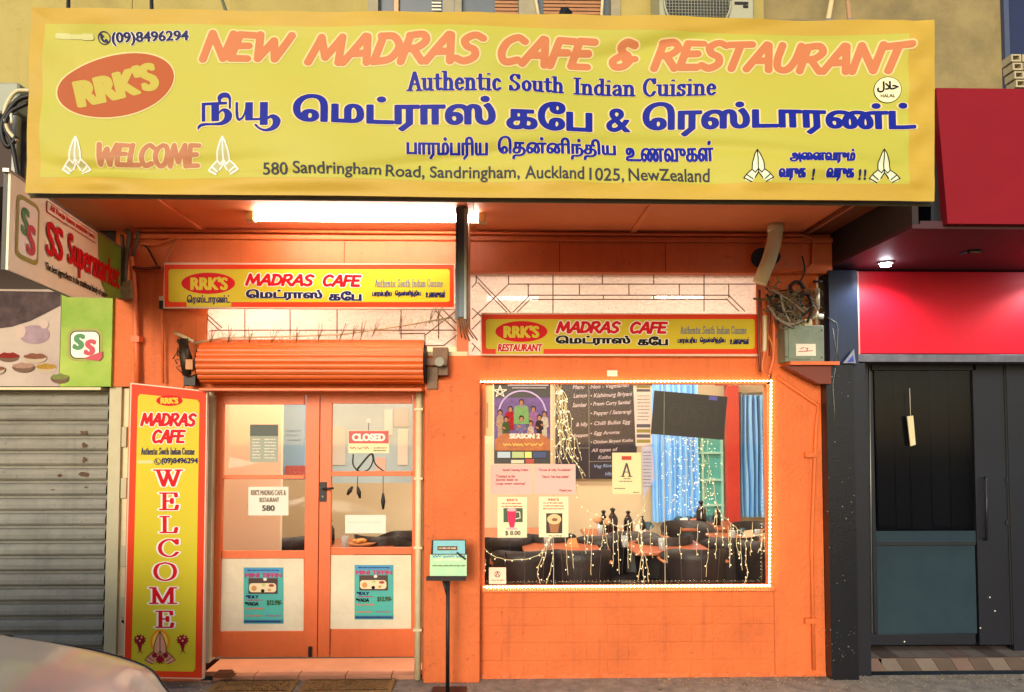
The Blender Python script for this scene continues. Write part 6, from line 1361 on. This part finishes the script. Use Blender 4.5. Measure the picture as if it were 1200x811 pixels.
# small things on the tables
t = thing('food_dish', 'shallow dish of brown fried food on the table behind the right door', 'dish', (V(430, 0, 1.3).x, 1.3, .776)); c = Vector((V(430, 0, 1.3).x, 1.3, .776)); B().lathe([(.07, 0), (.12, .02), (.13, .035), (.11, .03)], c, 18).build('dish', M('dish_tan', '#b5794a', .5), t)
b = B()
for k_ in range(14): a = rf_.uniform(0, 6.28); r_ = rf_.uniform(0, .08); b.lathe([(.008, .03), (.025, .045), (.02, .06), (.004, .066)], c + Vector((r_ * math.cos(a), r_ * math.sin(a), 0)), 7)
tag(b.build('fried_pieces', M('fried_brown', '#c98a44', .6), t), kind='stuff')
for k_, (px, y, c_l, lb) in enumerate(((745, 2.2, '#c8c0b4', 'folded white napkins on the table under the blackboard'), (795, 2.7, '#d0d4cc', 'pale folded menus standing on the table under the wide blue curtain'), (806, 2.65, '#b8705c', 'pinkish packet beside the large dark bottle'), (868, 1.7, '#d9b49a', 'peach coloured napkin box on the right hand table'), (885, 1.8, '#c8885a', 'orange brown packet at the right edge of the table'), (668, 1.2, '#c98a52', 'tan cloth bundle on the table behind the coffee card'), (608, 2.15, '#b8a8a0', 'stack of pale plates on the rear left table'))):
    x = V(px, 0, y).x; t = thing('table_packet', lb, 'packet', (x, y, .776)); b = B(); b.mesh([(x - .06, y - .04, .777), (x + .06, y - .04, .777), (x + .05, y + .05, .777), (x - .05, y + .05, .777), (x - .035, y, .85), (x + .04, y + .005, .86)], [(0, 1, 5, 4), (2, 3, 4, 5), (1, 2, 5), (3, 0, 4), (0, 3, 2, 1)]); b.build('folds', M('packet_' + c_l[1:], c_l, .8), t)

NAPS = [(790, 2.72, 'left of'), (801, 2.72, 'second from left of'), (811, 2.8, 'third from left of'), (826, 2.8, 'right end of')]
napm = M('teal_napkin', '#3f5f70', .8, noise=.2)
for k_, (px, y, wh) in enumerate(NAPS + [(755, 2.22, ''), (862, 1.72, ''), (892, 1.72, '')]):
    x = V(px, 0, y).x; lb = ('folded grey blue napkin fan, %s the row before the blue curtain' % wh) if wh else ('grey blue napkin fan %s' % {4: 'right of the bottles under the blackboard', 5: 'left on the right hand table', 6: 'at the right edge of the right hand table'}[k_])
    t = thing('napkin_fan', lb, 'napkin', (x, y, .776), group='napkin fans on the tables'); b = B()
    for q in range(5): a0, a1 = R(30 + 24 * q), R(30 + 24 * q + 24); b.poly([(x, y + .01 * (q % 2), .777), (x + .075 * math.cos(a0), y + .02 * (q % 2), .777 + .1 * math.sin(a0)), (x + .075 * math.cos(a1), y - .02 * (q % 2) + .02, .777 + .1 * math.sin(a1))])
    b.build('cloth', napm, t)
GLT = M('tumbler_glass', '#b9c4c8', .1, spec=.8, trans=.55)
for k_, (px, y, lb) in enumerate(((728, 1.2, 'on the table edge left of the central chair'), (640, 1.15, 'behind the coffee card'), (770, 1.05, 'beside the large front chair'), (850, 1.55, 'left on the right hand table'), (879, 1.6, 'right on the right hand table'), (700, 1.95, 'left of the bottles under the blackboard'), (410, 1.25, 'left on the table behind the right door'))):
    x = V(px, 0, y).x; t = thing('drinking_glass', 'clear drinking glass ' + lb, 'glass', (x, y, .776), group='drinking glasses on the tables'); B().lathe([(.026, 0), (.034, .1), (.031, .1), (.024, .006)], (x, y, .776), 12).build('tumbler', GLT, t)
t = thing('blue_card', 'small bright blue card hanging from the table right of the large front chair', 'card', (V(832, 0, 1.0).x, 1.0, .6)); pbox(828, 647, 837, 663, 1.0, 1.004).build('card', M('sky_blue_card', '#3f8fd0', .5), t)
# ============================================================ street furniture in front
t = thing('menu_stand', 'thin black floor stand holding a small turquoise menu display by the pier', 'menu stand', (xa(524, 700, -.32), -.32, 0)); sx = xa(525, 700, -.32)
B().box(sx - .115, sx + .13, -.46, -.2, .002, .012, .004).build('base_plate', M('dull_black_plate', '#37302c', .6), t); B().tube([(sx, -.33, .012), (sx, -.33, V(525, 678, -.32).z)], .014, 10).build('pole', BLK, t)
B().tube([(sx, -.33, .68), (sx - .03, -.325, .79)], .012, 8).build('brace', BLK, t)
B().box(V(503, 0, -.34).x, V(548, 0, -.34).x, -.36, -.30, V(520, 680, -.34).z, V(520, 676, -.34).z).build('lower_ledge', DRK, t)
c = [P(503, 676, -.345), P(547.5, 676, -.345), P(546, 633, -.345), P(506, 633, -.345)]; B().prism(c, -.34, -.325).build('panel', DRK, t); fq = plane(-.341)
flat([(503.5, 675), (547, 675), (547, 650), (504, 650)], fq, t, M('mint_print', '#a8d8b0', .5, noise=.4, nscale=14, dark='#d8d8a0'), 1, 'lower_print'); flat([(507.5, 649), (545, 649), (545, 633.5), (508, 633.5)], fq, t, M('sky_print', '#78bcc8', .5, noise=.3, nscale=20, dark='#b8dcd0'), 1, 'upper_print')
flat(rc(512.5, 640, 536, 645), fq, t, M('brown_print_band', '#6b5030', .5), 2, 'band'); lines(squiggle(514, 534, 642.4, 1.6, 4), .35, fq, t, PAP, 3); lines(squiggle(507, 545, 652, 3, 5), .5, fq, t, M('flyer_blue', '#3c86b8'), 2); lines(squiggle(507, 545, 663, 1.4, 6), .4, fq, t, M('leaf_green_ink', '#4a7a3c', .5), 2); lines(squiggle(510, 540, 656, 2, 15), .5, fq, t, PAP, 2)
lines([[(536, 648), (545, 655)]], 1.2, fq, t, DRK, 3)
MT = M('jute_mat', '#a8844c', .95, noise=.5, nscale=40, bump=1, bscale=260)
for (a, c_l, lb) in (((258, 353), 0, 'worn brown door mat in front of the left door'), ((361, 465), 1, 'worn brown door mat in front of the right door')):
    x0, x1 = xa(a[0], 790), xa(a[1], 790); t = thing('door_mat', lb, 'door mat', ((x0 + x1) / 2, -.2, 0), group='door mats'); B().box(x0, x1, -.30, -.03, .002, .016, .004).build('mat', MT, t)
    g = B(); 
    for k_ in range(260): xx, yy = rf_.uniform(x0 + .04, x1 - .04), rf_.uniform(-.27, -.06); g.poly([(xx, yy, .0165), (xx + .012, yy + .004, .024), (xx + .006, yy + .012, .0165)])
    tag(g.build('mat_fibres', MT, t), kind='stuff'); B().box(x0 + .03, x1 - .03, -.275, -.268, .0161, .018).build('border_stripe', DRK, t); B().box(x0 + .03, x1 - .03, -.062, -.055, .0161, .018).build('border_stripe', DRK, t)
t = thing('folded_cloth', 'brown folded rag lying on the threshold at the hinge side of the left door', 'rag', (xa(262, 772), -.0, .035)); b = B(); x = xa(252, 772)
for k_ in range(3): b.box(x + .01 * k_, x + .15 - .012 * k_, -.06 + .004 * k_, .03, .037 + .012 * k_, .0475 + .012 * k_, .004)
b.build('cloth', M('brown_rag', '#7a4a2a', .9), t)

# ============================================================ parked car at the lower left
CARP = M('pearl_car_paint', '#a3a2a2', .34, metal=.3, coat=.75); CGL = M('car_glass', '#0c0f12', .05, spec=.8); CHR = M('chrome', '#c8c8c8', .08, metal=1.)
NX = -1.17; CYc = -2.98; HW = .84; z0 = -.13
car = thing('parked_car', 'pearl silver parked car with its bonnet showing at the lower left', 'car', (NX - 2.2, CYc, z0))
# stations back from the nose: (distance, half width, bonnet crown z, shoulder z, sill z)
ST = [(0, .34, .71, .67, .42), (.05, .52, .755, .705, .36), (.16, .66, .812, .745, .30), (.36, .76, .885, .80, .26), (.62, .81, .955, .86, .25), (.95, .83, 1.005, .905, .25), (1.15, .84, 1.02, .92, .25), (2.6, .86, 1.03, .95, .25), (3.7, .85, 1.05, .97, .26), (4.15, .8, 1.02, .95, .3), (4.35, .66, .92, .86, .4)]
def sect(d, hw, zc_, zs, zl):
    x = NX - d; pr = [(-1., zl), (-1.01, (zl + zs) / 2 - .03), (-1., zs - .07), (-.965, zs - .015), (-.9, zs + .012), (-.72, zs + (zc_ - zs) * .72), (-.64, zs + (zc_ - zs) * .90), (-.35, zs + (zc_ - zs) * .94), (0, zc_)]
    pr = pr + [(-a, z) for a, z in pr[-2::-1]]
    return [(x - (.0 if d > .3 else .10 * a * a), CYc + a * hw, z) for a, z in pr]
def loft(secs, i0, i1, name, mat, par, cap=False):
    b = B(); vs = []; m_ = i1 - i0 + 1
    for s_ in secs: vs += s_[i0:i1 + 1]
    fs = [(j * m_ + i, j * m_ + i + 1, (j + 1) * m_ + i + 1, (j + 1) * m_ + i) for j in range(len(secs) - 1) for i in range(m_ - 1)]
    if cap: fs += [tuple(range(m_)), tuple(range(len(vs) - 1, len(vs) - m_ - 1, -1))]
    b.mesh(vs, fs, True); return b.build(name, mat, par)
SS = [sect(*s_) for s_ in ST]
# finer stations by Catmull-Rom along the length
fine = []
arr = np.array(SS)
for i in range(len(ST) - 1):
    p0, p1, p2, p3 = arr[max(i - 1, 0)], arr[i], arr[i + 1], arr[min(i + 2, len(ST) - 1)]
    for k_ in range(4): t_ = k_ / 4; fine.append(.5 * (2 * p1 + (-p0 + p2) * t_ + (2 * p0 - 5 * p1 + 4 * p2 - p3) * t_ ** 2 + (-p0 + 3 * p1 - 3 * p2 + p3) * t_ ** 3))
fine.append(arr[-1]); fine = [[tuple(v) for v in s_] for s_ in fine]
NP = len(fine[0])
body = loft(fine, 0, NP - 1, 'body', CARP, car, True)
# bonnet panel standing just proud of the wings
bon = [[(x, y, z + .006) for x, y, z in s_] for s_ in fine[3:25]]
bo_ = loft(bon, 4, NP - 5, 'bonnet', CARP, car)
for i_ in (4, NP - 5): B().tube([(s_[i_][0], s_[i_][1], s_[i_][2] + .0025) for s_ in bon], .0045, 5).build('panel_gap', BLK, car)
B().tube([(x + .002, y, z - .003) for x, y, z in bon[0][4:NP - 4]], .0045, 5).build('panel_gap', BLK, car)
# cabin
cab = [((1.2, 1.0), .70, .70), ((1.75, 1.42), .56, .56), ((2.1, 1.5), .54, .54), ((3.2, 1.5), .54, .54), ((3.95, 1.06), .66, .66)]
b = B(); vs = []
for (d, z), a, _ in cab: vs += [(NX - d, CYc - a, z), (NX - d, CYc + a, z), (NX - d, CYc + a + .1 * (z > 1.2), z - .45 if z > 1.2 else z - .05), (NX - d, CYc - a - .1 * (z > 1.2), z - .45 if z > 1.2 else z - .05)]
b.mesh(vs, [(i * 4 + k, i * 4 + (k + 1) % 4, (i + 1) * 4 + (k + 1) % 4, (i + 1) * 4 + k) for i in range(4) for k in range(4)] + [(0, 1, 2, 3), (16, 19, 18, 17)], False); b.build('cabin', CARP, car)
b = B(); b.mesh([(NX - 1.22, CYc - .66, 1.035), (NX - 1.22, CYc + .66, 1.035), (NX - 1.72, CYc + .53, 1.41), (NX - 1.72, CYc - .53, 1.41)], [(0, 1, 2, 3)]); b.build('windscreen', CGL, car)
for s_ in (-1, 1):
    b = B(); b.mesh([(NX - 1.6, CYc + s_ * .70, 1.05), (NX - 3.5, CYc + s_ * .70, 1.07), (NX - 3.2, CYc + s_ * .6, 1.43), (NX - 1.95, CYc + s_ * .6, 1.43)], [(0, 1, 2, 3)]); b.build('side_window', CGL, car)
    # headlight: clear lens over a chrome bowl, wrapped round the corner
    q = []
    for k_ in range(8):
        u = k_ / 7; d = .07 + .62 * u; y_ = CYc + s_ * (.50 + .315 * min(1, u * 1.6) ** .6 + .012); q.append((NX - d - .1 * max(0, 1 - d / .4), y_ - s_ * (.05 if s_ > 0 else .015), .685 + .10 * u, .60 + .13 * u))
    b = B(); vs = []
    for x, y_, zt, zb in q: vs += [(x + .01, y_, zt), (x + .02, y_ + s_ * .02, (zt + zb) / 2), (x + .01, y_ + s_ * .012, zb)]
    b.mesh(vs, [(i * 3 + k, i * 3 + k + 1, (i + 1) * 3 + k + 1, (i + 1) * 3 + k) for i in range(7) for k in range(2)], True); hl = b.build('headlight', CHR, car)
    for k_ in (2, 4): x, y_, zt, zb = q[k_]; B().tube([(x + .005, y_ + s_ * .012, (zt + zb) / 2), (x + .018, y_ + s_ * .026, (zt + zb) / 2)], .022, 12).build('lamp', CGL, hl)
b = B()
for k_ in range(5): b.box(NX - .02, NX + .012, CYc - .3, CYc + .3, .46 + .05 * k_, .475 + .05 * k_, .003)
b.build('grille', CHR, car); B().box(NX - .05, NX - .015, CYc - .32, CYc + .32, .44, .72).build('grille_recess', BLK, car)
B().box(NX - .14, NX + .0, CYc - .32, CYc + .32, .2, .4, .05).build('bumper', CARP, car)
for d in (.85, 3.45):
    for s_ in (-1, 1):
        y_ = CYc + s_ * .79; b = B().tube([(NX - d, y_ - .1, z0 + .335), (NX - d, y_ + .1, z0 + .335)], .33, 26); wh = b.build('wheel', BLK, car); B().tube([(NX - d, y_ + s_ * .1, z0 + .335), (NX - d, y_ + s_ * .108, z0 + .335)], .21, 20).build('rim', CHR, wh)
